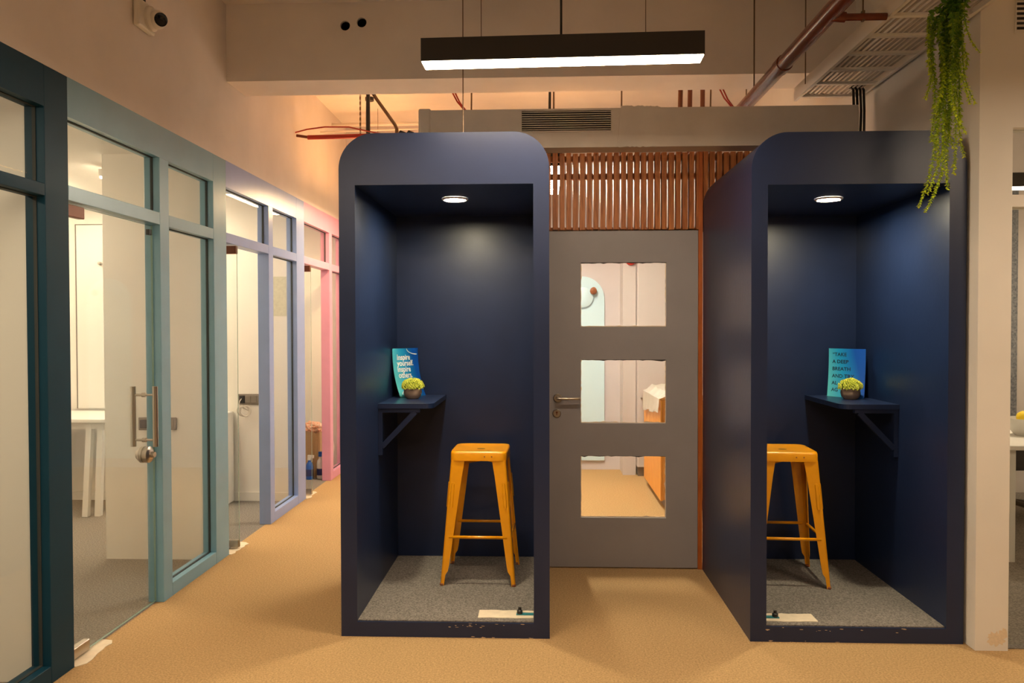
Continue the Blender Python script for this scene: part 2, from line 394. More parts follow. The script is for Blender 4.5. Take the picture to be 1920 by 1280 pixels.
bay(2, 'teal', 3.318, 4.129, 4.231, 4.814, 5.012, 'sea green glazed bay with sidelight and transom lights', 'frameless glass door with steel pull handle in the sea green bay')
bay(3, 'lavender', 5.012, 5.80, 5.895, 6.468, 6.68, 'lavender blue glazed bay with sidelight and transom lights', 'frameless glass door standing open in the lavender blue bay', opened=True)
bay(4, 'pink', 6.68, 7.48, 7.575, 8.03, 8.148, 'pink glazed bay with sidelight and transom lights', 'frameless glass door standing open in the pink bay', opened=True)

# right office glazing
w5 = thing('window_5', 'cream framed glazing beside the cream wall end', 'window', (2.149, 3.63, 0), kind='structure')
obj('transom_rail', bx(2.149, 4.6, 3.632, 3.728, 2.045, 2.10), 'plaster_white', w5)
obj('pane', bx(2.149, 4.6, 3.676, 3.684, 2.10, 2.405), 'glass', w5); obj('pane', bx(2.149, 4.6, 3.676, 3.684, 0.01, 2.045), 'glass', w5)

# ------------------------------------------------------------------ lamps
def pendant(loc, rz, label, group, cords=True):
    t = thing('pendant_light', label, 'light', loc, group)
    L2, w, h = 0.60, 0.052, 0.098
    b = bmesh.new()
    box(b, -L2, L2, -w, -w + 0.004, 0, h); box(b, -L2, L2, w - 0.004, w, 0, h)
    box(b, -L2, -L2 + 0.004, -w + 0.004, w - 0.004, 0, h); box(b, L2 - 0.004, L2, -w + 0.004, w - 0.004, 0, h)
    box(b, -L2 + 0.004, L2 - 0.004, -w + 0.004, w - 0.004, h - 0.004, h)
    obj('housing', b, 'housing', t, local=True)
    b = bx(-L2 + 0.004, L2 - 0.004, -w + 0.004, w - 0.004, -0.004, 0.006)
    obj('diffuser', b, 'pend', t, local=True)['label'] = 'glowing white diffuser'
    top = CEIL - loc[2]
    for x in (-0.345, 0.36):
        obj('suspension_cord', tb([(x, 0, h), (x, 0, top)], 0.0018, 6), 'rod', t, local=True)
    obj('power_cord', tb([(0.0, 0, h), (0.0, 0, top)], 0.005, 8), 'black', t, local=True)
    obj('ceiling_cup', lt([(0, 0), (0.04, 0), (0.04, -0.03), (0, -0.03)], (0.0, 0, top)), 'black', t, local=True)
    t.rotation_euler = (0, 0, rz); return t
PG = 'linear pendant lights over the corridor'
p0 = pendant((0.085, 3.352, 2.640), math.radians(-1.6), 'black linear pendant light hanging in front of the booth tops', PG)
for loc, rz, lab, em, upl in (((0.085, 1.1, 2.640), 0, 'black linear pendant light next behind the one at the booths', None, False),
                     ((-1.25, 1.7, 2.640), 0, 'black linear pendant light beside the dark teal bay', None, False),
                     ((2.6, 2.0, 2.640), math.pi / 2, 'black linear pendant light before the cream framed office glazing', None, False),
                     ((-1.585, 7.12, 2.640), math.pi / 2, 'black linear pendant light along the passage behind the booth', 'pend_passage', True),
                     ((0.10, 6.35, 2.690), math.pi / 2, 'black linear pendant light in the back room behind the slat screen', 'pend_back', True)):
    q = dup(p0, loc, rz, lab)
    if em:
        for ch in q.children:
            if ch.name.startswith('diffuser'): ch.material_slots[0].link = 'OBJECT'; ch.material_slots[0].material = M[em]
        if upl:   # added glow panel on top, throws orange light on wall and ceiling
            up_ = obj('top_diffuser', bx(-0.59, 0.59, -0.045, 0.045, 0.0985, 0.101), M['uplight_added'], q, local=True)

def tube_lamp(x, y0, y1, z, label):
    t = thing('tube_light', label, 'light', (x, (y0 + y1) / 2, z), 'tube lights in the offices')
    obj('body', bx(x - 0.03, x + 0.03, y0, y1, z, z + 0.05), 'white_metal', t)
    obj('diffuser', bx(x - 0.026, x + 0.026, y0 + 0.01, y1 - 0.01, z - 0.012, z), 'tube', t)
    for ya in (y0 + 0.1, y1 - 0.14): obj('bracket', bx(x - 0.02, x + 0.02, ya, ya + 0.04, z + 0.05, 2.62), 'white_metal', t)
tube_lamp(-3.0, 5.2, 6.4, 2.54, 'white tube light in the office behind the lavender bay')
tube_lamp(-3.55, 3.7, 4.9, 2.54, 'white tube light in the office behind the sea green bay')
tube_lamp(-3.9, 5.1, 6.3, 2.54, 'white tube light over the white desk')
tube_lamp(-3.2, 0.9, 2.6, 2.54, 'white tube light behind the dark teal bay')
tube_lamp(-3.0, 6.95, 7.9, 2.54, 'white tube light behind the pink bay')

# ------------------------------------------------------------------ phone booths
def booth(x0, x1, y0, y1, h, il, ir, ft, mirror, label, seed):
    """x0..x1 outer width, y0 front, y1 back, h height, il/ir inner faces, ft inner ceiling height"""
    FZ = 0.072; YB = 4.77; r = 0.17
    t = thing('phone_booth', label, 'booth', ((x0 + x1) / 2, y0, 0), 'navy phone booths')
    bm = bmesh.new(); Q = lambda *p: bm.faces.new([bm.verts.new(v) for v in p])
    n = 14
    arcL = [(x0 + r - r * math.cos(a), h - r + r * math.sin(a)) for a in [math.pi / 2 * i / n for i in range(n + 1)]]
    arcR = [(x1 - r + r * math.sin(a), h - r + r * math.cos(a)) for a in [math.pi / 2 * i / n for i in range(n + 1)]]
    # front face
    Q((x0, y0, 0), (il, y0, 0), (il, y0, ft), (x0, y0, ft)); Q((ir, y0, 0), (x1, y0, 0), (x1, y0, ft), (ir, y0, ft))
    Q((il, y0, 0), (ir, y0, 0), (ir, y0, FZ), (il, y0, FZ))
    Q((x0, y0, ft), *[(x, y0, z) for x, z in arcL], *[(x, y0, z) for x, z in arcR], (x1, y0, ft))
    # back face
    Q((x0, y1, 0), *[(x, y1, z) for x, z in arcL], *[(x, y1, z) for x, z in arcR], (x1, y1, 0))
    # outer skin
    prof = [(x0, 0)] + arcL + arcR + [(x1, 0)]
    fr = [bm.verts.new((x, y0, z)) for x, z in prof]; bk = [bm.verts.new((x, y1, z)) for x, z in prof]
    for i in range(len(prof) - 1):
        f = bm.faces.new((fr[i], fr[i + 1], bk[i + 1], bk[i])); f.smooth = True
    # cavity
    Q((il, y0, FZ), (il, YB, FZ), (il, YB, ft), (il, y0, ft)); Q((ir, y0, FZ), (ir, y0, ft), (ir, YB, ft), (ir, YB, FZ))
    Q((il, YB, FZ), (ir, YB, FZ), (ir, YB, ft), (il, YB, ft)); Q((il, y0, ft), (il, YB, ft), (ir, YB, ft), (ir, y0, ft))
    Q((il, y0, FZ), (ir, y0, FZ), (ir, YB, FZ), (il, YB, FZ))
    me = bpy.data.meshes.new('shell'); bmesh.ops.translate(bm, verts=bm.verts[:], vec=-ORG[t.name]); bm.to_mesh(me); bm.free(); me.materials.append(M['navy'])
    o = bpy.data.objects.new('shell', me); C.objects.link(o); o.parent = t
    obj('carpet', bx(il + 0.001, ir - 0.001, y0 + 0.012, YB - 0.001, FZ + 0.0005, FZ + 0.006), 'carpet_grey', t)['label'] = 'grey carpet on the booth floor'
    # downlight
    cx, cy = (x0 + x1) / 2 + 0.01, 4.11
    dl = obj('downlight', lt([(0.070, 0), (0.070, -0.006), (0.060, -0.010), (0.056, -0.008), (0.056, 0.0)], (cx, cy, ft - 0.0005), n=32), 'white_metal', t)
    obj('lens', lt([(0, -0.0045), (0.056, -0.0045), (0.056, -0.002), (0, -0.002)], (cx, cy, ft), n=32), 'down', dl)
    # shelf in the back corner with a triangular bracket
    s = -1 if mirror else 1; wx = ir if mirror else il; zt = 1.083; d = 0.305; yf = 4.19
    pts = [(0.0005, YB - 0.001), (0.0005, yf)] + [(d - 0.055 + 0.055 * math.sin(a), yf + 0.055 - 0.055 * math.cos(a)) for a in [math.pi / 2 * i / 6 for i in range(7)]] + [(d, YB - 0.001)]
    b = bmesh.new(); lo = [b.verts.new((wx + s * x, y, zt - 0.026)) for x, y in pts]; hi = [b.verts.new((wx + s * x, y, zt)) for x, y in pts]
    b.faces.new(hi); b.faces.new(lo[::-1])
    for i in range(len(pts)): b.faces.new((lo[i], lo[(i + 1) % len(pts)], hi[(i + 1) % len(pts)], hi[i]))
    sh = obj('shelf', b, 'navy', t)
    b = bmesh.new(); q0 = wx + s * 0.001
    X = lambda a, c: (min(a, c), max(a, c))
    for yy in (4.20,):
        a_, c_ = X(q0, wx + s * 0.024); box(b, a_, c_, yy, yy + 0.03, 0.80, zt - 0.027)
        a_, c_ = X(wx + s * 0.024, wx + s * 0.23); box(b, a_, c_, yy, yy + 0.03, zt - 0.048, zt - 0.027)
        P1, P2 = Vector((wx + s * 0.02, yy + 0.015, 0.845)), Vector((wx + s * 0.205, yy + 0.015, zt - 0.045))
        dv = (P2 - P1).normalized(); nv = Vector((-dv.z, 0, dv.x)) * 0.014
        vs_ = [b.verts.new(p + q + Vector((0, e, 0))) for e in (-0.013, 0.013) for p, q in ((P1, -nv), (P2, -nv), (P2, nv), (P1, nv))]
        for f in ((0, 1, 2, 3), (7, 6, 5, 4), (0, 4, 5, 1), (1, 5, 6, 2), (2, 6, 7, 3), (3, 7, 4, 0)): b.faces.new([vs_[i] for i in f])
    obj('bracket', b, 'navy', sh)
    # cement patch and door pivot left on the floor
    if mirror: pa, pb = il + 0.003, il + 0.262
    else: pa, pb = ir - 0.275, ir - 0.003
    b = bmesh.new(); rnd = random.Random(seed); pp = []
    for i in range(10): pp.append((pa + (pb - pa) * i / 9, y0 + 0.052 + rnd.uniform(-.004, .004)))
    for i in range(10): pp.append((pb - (pb - pa) * i / 9, y0 + 0.152 + rnd.uniform(-.004, .004)))
    z0 = FZ + 0.0055; lo = [b.verts.new((x, y, z0)) for x, y in pp]; hi = [b.verts.new((x, y, z0 + 0.003)) for x, y in pp]
    b.faces.new(hi)
    for i in range(len(pp)): b.faces.new((lo[i], lo[(i + 1) % len(pp)], hi[(i + 1) % len(pp)], hi[i]))
    pt = obj('floor_patch', b, 'patch', t); pt['label'] = 'white cement patch on the booth floor'
    pe = pa if mirror else pb; sg = 1 if mirror else -1
    a_, c_ = X(pe + sg * 0.0, pe + sg * 0.085); obj('pivot_plate', bx(a_, c_, y0 + 0.085, y0 + 0.112, z0 + 0.003, z0 + 0.007), 'tealplate', pt)
    obj('pivot', lt([(0, 0), (0.014, 0), (0.014, 0.016), (0.008, 0.02), (0.008, 0.03), (0, 0.03)], (pe + sg * 0.068, y0 + 0.1, z0 + 0.006)), 'black', pt)
    # chipped paint along the threshold
    b = bmesh.new()
    for k in range(20):
        cxk = (rnd.uniform(il + 0.45, ir) if not mirror else rnd.uniform(il, il + 0.7)); top = rnd.random() < 0.55
        cz = FZ - rnd.uniform(0.0, 0.022) if top else rnd.uniform(0.0, 0.006)
        wl, hh = rnd.uniform(0.002, 0.012), rnd.uniform(0.0008, 0.0022)
        v_ = [b.verts.new((cxk + dx * wl, y0 - 0.0006, max(0.0005, min(FZ, cz + dz * hh)))) for dx, dz in ((-1, 0), (-.3, -.8), (.5, -1), (1, .1), (.4, .8), (-.5, 1))]
        b.faces.new(v_)
    ch = obj('paint_chip', b, 'chip', t); ch['kind'] = 'stuff'
    return t
booth(-0.976, 0.036, 3.70, 4.80, 2.432, -0.898, -0.040, 2.184, False, 'navy phone booth standing by the glazed partition of coloured frames', 11)
booth(0.990, 1.984, 3.70, 4.80, 2.414, 1.066, 1.905, 2.168, True, 'navy phone booth standing against the cream wall end', 12)

# ------------------------------------------------------------------ stools
def make_stool(label):
    t = thing('bar_stool', label, 'stool', (0, 0, 0), 'yellow metal bar stools')
    H = 0.733
    # seat pan
    b = bmesh.new(); N = 48
    def ring(hw, z, rc):
        out = []
        for k in range(N):
            a = 2 * math.pi * (k + 0.5) / N; c, s_ = math.cos(a), math.sin(a); e = 2 / rc
            out.append(b.verts.new((hw * math.copysign(abs(c) ** e, c), hw * math.copysign(abs(s_) ** e, s_), z)))
        return out
    rs = [ring(0.152, H - 0.052, 9), ring(0.160, H - 0.052, 9), ring(0.159, H - 0.012, 9), ring(0.155, H - 0.002, 9), ring(0.148, H, 9), ring(0.138, H - 0.002, 8), ring(0.10, H - 0.007, 6), ring(0.05, H - 0.009, 4)]
    for p, q in zip(rs, rs[1:]):
        for k in range(N): f = b.faces.new((p[k], p[(k + 1) % N], q[(k + 1) % N], q[k])); f.smooth = True
    b.faces.new(rs[-1])
    under = ring(0.150, H - 0.016, 9)
    for k in range(N): b.faces.new((rs[0][k], rs[0][(k + 1) % N], under[(k + 1) % N], under[k]))
    b.faces.new(under[::-1])
    seat = obj('seat', b, 'stool', t, local=True, sharp=60)
    b = bmesh.new(); v_ = []
    for k in range(16):
        a = 2 * math.pi * k / 16; v_.append(b.verts.new((0.016 * math.cos(a) + math.copysign(0.008, math.cos(a)), 0.012 * math.sin(a), H - 0.0078)))
    b.faces.new(v_); obj('drain_slot', b, 'dark', seat, local=True)
    for x in (0.035, 0.075): obj('rivet', tb([(x, -0.161, H - 0.028), (x, -0.1585, H - 0.028)], 0.004, 8), 'brown', seat, local=True)
    ws = [(0.0, 0.078), (0.12, 0.070), (0.5, 0.054), (0.84, 0.040), (0.885, 0.036), (0.915, 0.024), (1.0, 0.021)]
    for sx in (-1, 1):
        for sy in (-1, 1):
            A, B = Vector((sx * 0.154, sy * 0.154, H - 0.05)), Vector((sx * 0.208, sy * 0.208, 0.0))
            b = bmesh.new(); rings = []
            th, r = 0.005, 0.012
            for tt, w in ws:
                c = A.lerp(B, tt)
                sec = [(w, 0), (r, 0)] + [(r - r * math.sin(q), r - r * math.cos(q)) for q in (0.4, 0.8, 1.2)] + [(0, r), (0, w), (th, w), (th, r + 0.002), (r + 0.002, th), (w, th)]
                rings.append([b.verts.new(c + Vector((-sx * p, -sy * q, 0))) for p, q in sec])
            for p, q in zip(rings, rings[1:]):
                for k in range(len(p)): b.faces.new((p[k], p[(k + 1) % len(p)], q[(k + 1) % len(p)], q[k]))
            b.faces.new(rings[0]); b.faces.new(rings[-1][::-1])
            # pressed rib on each face of the leg
            for ax in (0, 1):
                outl = []
                for k in range(16):
                    q = 2 * math.pi * k / 16
                    outl.append((0.28 + 0.085 * math.copysign(1, math.sin(q)) * (1 if abs(math.sin(q)) > 1e-6 else 0) + 0.018 * math.sin(q), 0.024 + 0.011 * math.cos(q)))
                lo, hi = [], []
                for tt, a_ in outl:
                    c = A.lerp(B, tt)
                    base = c + (Vector((-sx * a_, 0, 0)) if ax == 0 else Vector((0, -sy * a_, 0)))
                    nrm = Vector((0, sy, 0)) if ax == 0 else Vector((sx, 0, 0))
                    lo.append(b.verts.new(base + nrm * 0.0005)); cen = 0.024
                    in_ = c + (Vector((-sx * (cen + (a_ - cen) * 0.6), 0, 0)) if ax == 0 else Vector((0, -sy * (cen + (a_ - cen) * 0.6), 0)))
                    hi.append(b.verts.new(in_ + nrm * 0.0045))
                b.faces.new(hi)
                for k in range(16): b.faces.new((lo[k], lo[(k + 1) % 16], hi[(k + 1) % 16], hi[k]))
            obj('leg', b, 'stool', t, local=True)
            b = bmesh.new(); tube(b, [B + Vector((-sx * 0.010, -sy * 0.010, 0.0)), B + Vector((-sx * 0.010, -sy * 0.010, 0.012))], 0.013, 10)
            obj('foot', b, 'brown', t, local=True)
    zr = 0.262; k_ = (H - 0.05 - zr) / (H - 0.05); e = 0.154 + (0.208 - 0.154) * k_ - 0.006
    for a_, c_ in (((-e, -e), (e, -e)), ((e, -e), (e, e)), ((e, e), (-e, e)), ((-e, e), (-e, -e))):
        p, q = Vector((a_[0], a_[1], zr)), Vector((c_[0], c_[1], zr)); d = (q - p).normalized() * 0.02
        obj('stretcher', tb([p + d, q - d], 0.0085, 10), 'stool', t, local=True)
    for s_ in (-1, 1):
        zz = H - 0.058
        obj('cross_brace', tb([(-0.135, -0.135 * s_, zz - 0.018), (0, 0, zz - 0.004 - (0.012 if s_ > 0 else 0)), (0.135, 0.135 * s_, zz - 0.018)], 0.006, 8), 'stool', t, local=True)
    return t
st = make_stool('yellow metal bar stool fully in view in the booth by the glazed partition')
st.location = (-0.349, 4.42, 0.0785); st.rotation_euler = (0, 0, math.radians(-1.5))
dup(st, (1.366, 4.44, 0.0785), math.radians(-3.0), 'yellow metal bar stool in the booth against the cream wall end')

# ------------------------------------------------------------------ posters and flower pots on the shelves
def poster(tl, tr, slide, zt, zb, label, lines, tm, group, arcs):
    """tl, tr: top corners in plan; slide: how far the foot stands out from the wall corner"""
    tl, tr = Vector(tl), Vector(tr); mid = (tl + tr) / 2
    w = (tr - tl).length; nrm = Vector((tr.y - tl.y, -(tr.x - tl.x))).normalized()      # towards the viewer
    if nrm.y > 0: nrm = -nrm
    t = thing('poster', label, 'poster', (mid.x, mid.y, zb), group)
    Hh = zt - zb
    def S(u, v, off=0.0):
        p = tl.lerp(tr, u) + Vector((nrm.x, nrm.y)) * (off + slide * max(0.0, 1 - v) ** 2.2 + 0.012 * math.sin(math.pi * u))
        sh = (tr - tl).normalized() * (slide * 0.35 * max(0.0, 1 - v) ** 2.2)
        return Vector((p.x + sh.x, p.y + sh.y, zb + Hh * v))
    bm = bmesh.new(); uv = bm.loops.layers.uv.new('UVMap'); nu, nv = 8, 18
    g = [[bm.verts.new(S(i / nu, j / nv)) for i in range(nu + 1)] for j in range(nv + 1)]
    g2 = [[bm.verts.new(S(i / nu, j / nv, -0.0012)) for i in range(nu + 1)] for j in range(nv + 1)]
    for j in range(nv):
        for i in range(nu):
            for G, fl in ((g, 0), (g2, 1)):
                q = [G[j][i], G[j][i + 1], G[j + 1][i + 1], G[j + 1][i]]; uvq = [(i / nu, j / nv), ((i + 1) / nu, j / nv), ((i + 1) / nu, (j + 1) / nv), (i / nu, (j + 1) / nv)]
                f = bm.faces.new(q); f.smooth = True
                for l, c in zip(f.loops, uvq): l[uv].uv = c
    obj('sheet', bm, 'poster', t)
    for txt, u0, v0, size, sx in lines:
        cu = bpy.data.curves.new('txt', 'FONT'); cu.body = txt; cu.size = 1.0; cu.offset = 0.022; cu.space_character = 1.02
        to = bpy.data.objects.new('txt', cu); C.objects.link(to); dg = bpy.context.evaluated_depsgraph_get()
        me = bpy.data.meshes.new_from_object(to.evaluated_get(dg)); bpy.data.objects.remove(to)
        b = bmesh.new(); b.from_mesh(me)
        bmesh.ops.triangulate(b, faces=b.faces[:])
        for v in b.verts: v.co = S(u0 + v.co.x * size * sx / w, v0 + v.co.y * size / Hh, 0.0012)
        o = obj('lettering', b, tm, t)
    for pts in arcs:
        b = bmesh.new(); wd_ = 0.0022; L_, R_ = [], []
        for i, (u, v) in enumerate(pts):
            a = pts[max(i - 1, 0)]; c = pts[min(i + 1, len(pts) - 1)]; d = Vector(((c[0] - a[0]) * w, (c[1] - a[1]) * Hh)).normalized()
            L_.append(b.verts.new(S(u - d.y * wd_ / w, v + d.x * wd_ / Hh, 0.001))); R_.append(b.verts.new(S(u + d.y * wd_ / w, v - d.x * wd_ / Hh, 0.001)))
        for i in range(len(pts) - 1): b.faces.new((L_[i], L_[i + 1], R_[i + 1], R_[i]))
        obj('printed_arc', b, 'text_white', t)
    return t
arc = lambda cx, cy, rx, ry, a0, a1, n=14: [(cx + rx * math.cos(math.radians(a0 + (a1 - a0) * i / n)), cy + ry * math.sin(math.radians(a0 + (a1 - a0) * i / n))) for i in range(n + 1)]
poster((-0.890, 4.575), (-0.765, 4.745), 0.05, 1.374, 1.0835, 'blue poster reading Inspire yourself, leaning behind the flower pot on the shelf',
       [('Inspire', 0.13, 0.765, 0.046, 0.80), ('yourself.', 0.13, 0.642, 0.046, 0.80), ('inspire', 0.12, 0.519, 0.046, 0.80), ('others.', 0.13, 0.396, 0.046, 0.80)], 'text_white', 'posters on the booth shelves',
       [arc(0.95, 0.995, 0.46, 0.125, 181, 268), arc(0.45, 0.02, 0.36, 0.16, 170, 95)])
poster((1.735, 4.745), (1.880, 4.565), 0.045, 1.368, 1.0835, 'blue poster with dark capital letters, leaning behind the flower pot on the shelf',
       [('\u201cTAKE', 0.12, 0.845, 0.029, 1.12), ('A DEEP', 0.12, 0.695, 0.029, 1.12), ('BREATH', 0.12, 0.545, 0.029, 1.12), ('AND TRY', 0.12, 0.395, 0.029, 1.12), ('AL', 0.12, 0.250, 0.029, 1.12), ('AG', 0.12, 0.110, 0.029, 1.12)], 'text_dark', 'posters on the booth shelves', [])

def flowerpot(loc, label, seed):
    t = thing('flower_pot', label, 'plant', loc, 'little flower pots on the booth shelves')
    obj('pot', lt([(0, 0.0), (0.034, 0.0), (0.048, 0.014), (0.054, 0.034), (0.052, 0.054), (0.047, 0.066), (0.043, 0.066), (0.043, 0.058), (0, 0.056)], (0, 0, 0), n=28), 'pot', t, local=True)
    rnd = random.Random(seed)
    b = bmesh.new(); bmesh.ops.create_icosphere(b, subdivisions=2, radius=1.0)
    for v in b.verts: v.co = Vector((v.co.x * 0.054, v.co.y * 0.054, 0.070 + max(-0.35, v.co.z) * 0.042))
    obj('leaf_cushion', b, 'greens', t, local=True)
    b = bmesh.new()
    n = 170
    for k in range(n):
        z = 1 - (k + 0.5) / n * 1.22; rr = math.sqrt(max(0, 1 - z * z)); a = k * 2.39996
        d = Vector((rr * math.cos(a), rr * math.sin(a), z)); s_ = rnd.uniform(0.94, 1.12)
        c = Vector((d.x * 0.058 * s_, d.y * 0.058 * s_, 0.070 + d.z * 0.044 * s_)); u, v = frame_of(d)
        pr = rnd.uniform(0.0065, 0.0095); top = b.verts.new(c + d * 0.004)
        pts = []
        for j in range(10):
            q = 2 * math.pi * j / 10 + rnd.random() * 0.2; rad = pr * (1.0 if j % 2 == 0 else 0.55)
            pts.append(b.verts.new(c + rad * (math.cos(q) * u + math.sin(q) * v) + d * (0.005 if j % 2 == 0 else 0)))
        base = b.verts.new(c - d * 0.006)
        for j in range(10):
            b.faces.new((top, pts[j], pts[(j + 1) % 10])); b.faces.new((base, pts[(j + 1) % 10], pts[j]))
    fl = obj('florets', b, 'flower', t, local=True); fl['kind'] = 'stuff'
    return t
flowerpot((-0.757, 4.505, 1.0835), 'yellow flowers in a clay pot before the Inspire poster', 1)
flowerpot((1.768, 4.50, 1.0835), 'yellow flowers in a clay pot before the capital letter poster', 2)

# ------------------------------------------------------------------ grey door, wood post, slat screen
d4 = thing('door_4', 'grey door with three square windows between the two booths', 'door', (0.5, 4.80, 0), kind='structure')
xs = (0.038, 0.240, 0.767, 0.960); zz = (0.008, 0.316, 0.700, 0.904, 1.297, 1.501, 1.898, 2.092)
b = boxes([(xs[0], xs[1], 4.80, 4.84, zz[0], zz[7]), (xs[2], xs[3], 4.80, 4.84, zz[0], zz[7])] + [(xs[1], xs[2], 4.80, 4.84, zz[i], zz[i + 1]) for i in (0, 2, 4, 6)])
bmesh.ops.remove_doubles(b, verts=b.verts[:], dist=1e-5); obj('leaf', b, 'door_grey', d4)
for k, i in enumerate((1, 3, 5)):
    pn = obj('pane', bx(xs[1], xs[2], 4.817, 4.823, zz[i], zz[i + 1]), 'glass', d4)
    b = bmesh.new(); rnd = random.Random(k)
    def ragged(p0, p1, inward):
        n = 22; o_, i_ = [], []
        for j in range(n + 1):
            p = Vector(p0).lerp(Vector(p1), j / n); wv = rnd.uniform(0.002, 0.006) + (0.005 if rnd.random() < 0.08 else 0)
            o_.append(b.verts.new(p)); i_.append(b.verts.new(p + Vector(inward) * wv))
        for j in range(n): b.faces.new((o_[j], o_[j + 1], i_[j + 1], i_[j]))
    y = 4.8158
    ragged((xs[1], y, zz[i]), (xs[2], y, zz[i]), (0, 0, 1.3)); ragged((xs[1], y, zz[i]), (xs[1], y, zz[i + 1]), (1, 0, 0)); ragged((xs[2], y, zz[i]), (xs[2], y, zz[i + 1]), (-1, 0, 0))
    obj('putty', b, 'putty', pn)
    b = bmesh.new(); ragged((xs[1], y, zz[i + 1]), (xs[2], y, zz[i + 1]), (0, 0, -1)); obj('sealant', b, 'black', pn)
hd = obj('handle', lt([(0, -0.001), (0.027, -0.001), (0.027, -0.007), (0.023, -0.010), (0.011, -0.010), (0.010, -0.05), (0, -0.05)], (0.098, 4.80, 1.060), (0, 1, 0), 28), 'steel', d4)
obj('lever', tb([(0.094, 4.755, 1.060), (0.112, 4.752, 1.060), (0.175, 4.752, 1.060), (0.228, 4.754, 1.060), (0.233, 4.757, 1.060)], 0.0085, 12), 'steel', hd)
ks = obj('key_rose', lt([(0, -0.001), (0.026, -0.001), (0.026, -0.006), (0.022, -0.009), (0, -0.009)], (0.092, 4.80, 0.965), (0, 1, 0), 28), 'steel', d4)
b = bmesh.new(); tube(b, [(0.092, 4.792, 0.971), (0.092, 4.7902, 0.971)], 0.0065, 12); box(b, 0.0895, 0.0945, 4.7902, 4.792, 0.954, 0.970); obj('keyhole', b, 'brass', ks)
tag(obj('trim_1', bevel(bx(0.962, 0.988, 4.795, 4.90, 0, 2.575), 0.002, 1), 'post_wood'), 'orange brown wooden door post beside the grey door', 'trim', kind='structure')

scr = thing('slat_screen', 'brown wooden slat screen above the grey door', 'screen', (0.65, 4.80, 2.10))
sm = bmesh.new(); box(sm, -0.0152, 0.0152, 0, 0.075, 0, 0.472)
bmesh.ops.bevel(sm, geom=sm.edges[:], offset=0.0015, segments=1, affect='EDGES')
me = bpy.data.meshes.new('slat'); sm.to_mesh(me); sm.free(); me.materials.append(M['slat'])
for k in range(37):
    x = -0.125 + 0.0419 * k
    o = bpy.data.objects.new('slat', me); C.objects.link(o); o.parent = scr; rnd = random.Random(k)
    o.location = (x - 0.65 + rnd.uniform(-.0012, .0012), rnd.uniform(0, .004), rnd.uniform(-.003, .003)); o.scale = (rnd.uniform(0.93, 1.05), 1, 1)
for z0, z1 in ((2.10, 2.125), (2.425, 2.46), (2.535, 2.57)):
    obj('rail', bx(-0.15, 1.42, 4.8795, 4.905, z0, z1), 'slat', scr)
tag(obj('trim_2', bx(-0.15, 1.99, 4.845, 4.90, 2.093, 2.100), 'dark'), 'dark lintel strip on top of the grey door', 'trim', kind='structure')

# ------------------------------------------------------------------ air duct with grille
du = thing('air_duct', 'grey beige cloth wrapped air duct running above the booths', 'duct', (0.55, 4.62, 2.565))
b = bmesh.new(); rnd = random.Random(5)
def ductface(x0, x1, z0, z1, y0, y1, hole):
    hx0, hx1, hz0, hz1 = hole
    box(b, x0, hx0, y0, y1, z0, z1); box(b, hx1, x1, y0, y1, z0, z1)
    box(b, hx0, hx1, y0, y1, z0, hz0); box(b, hx0, hx1, y0, y1, hz1, z1); box(b, hx0, hx1, y0 + 0.05, y1, hz0, hz1)
ductface(-0.70, 1.853, 2.565, 2.795, 4.62, 4.765, (-0.121, 0.416, 2.66, 2.785))
bmesh.ops.remove_doubles(b, verts=b.verts[:], dist=1e-5)
obj('casing', b, 'duct', du)
obj('end_band', bevel(bx(-0.735, -0.66, 4.612, 4.77, 2.56, 2.805), 0.012, 3), 'duct', du)
for x0, x1, dz in ((0.47, 0.645, 0.006), (0.645, 0.70, 0.002)):
    b = bmesh.new(); n = 14; lo, hi = [], []
    top = [b.verts.new((x0 + (x1 - x0) * i / n, 4.612, 2.797 + dz + rnd.uniform(-.004, .004))) for i in range(n + 1)]
    bot = [b.verts.new((x0 - 0.022 + (x1 - x0) * i / n, 4.612, 2.566 + rnd.uniform(-.006, .003))) for i in range(n + 1)]
    tb2 = [b.verts.new((v.co.x, 4.70, v.co.z)) for v in top]; bb2 = [b.verts.new((v.co.x, 4.622, v.co.z)) for v in bot]
    for i in range(n):
        b.faces.new((bot[i], bot[i + 1], top[i + 1], top[i])); b.faces.new((top[i], top[i + 1], tb2[i + 1], tb2[i])); b.faces.new((bot[i + 1], bot[i], bb2[i], bb2[i + 1]))
    b.faces.new((bot[0], top[0], tb2[0], bb2[0])); b.faces.new((top[n], bot[n], bb2[n], tb2[n]))
    obj('wrap_band', b, 'duct', du)
gr = obj('grille', boxes([(-0.124, -0.117, 4.613, 4.63, 2.656, 2.789), (0.412, 0.419, 4.613, 4.63, 2.656, 2.789), (-0.117, 0.412, 4.613, 4.63, 2.782, 2.789), (-0.117, 0.412, 4.613, 4.63, 2.656, 2.663)]), 'duct', du)
obj('grille_back', bx(-0.119, 0.414, 4.66, 4.665, 2.661, 2.784), 'dark', gr)
for k in range(9):
    z = 2.6695 + 0.0129 * k; b = bmesh.new()
    v_ = [b.verts.new((x, y, zq)) for x in (-0.117, 0.412) for y, zq in ((4.616, z - 0.001), (4.646, z + 0.010), (4.646, z + 0.014), (4.616, z + 0.003))]
    for f in ((0, 1, 2, 3), (7, 6, 5, 4), (0, 4, 5, 1), (1, 5, 6, 2), (2, 6, 7, 3), (3, 7, 4, 0)): b.faces.new([v_[i] for i in f])
    obj('louvre', b, 'duct', gr)

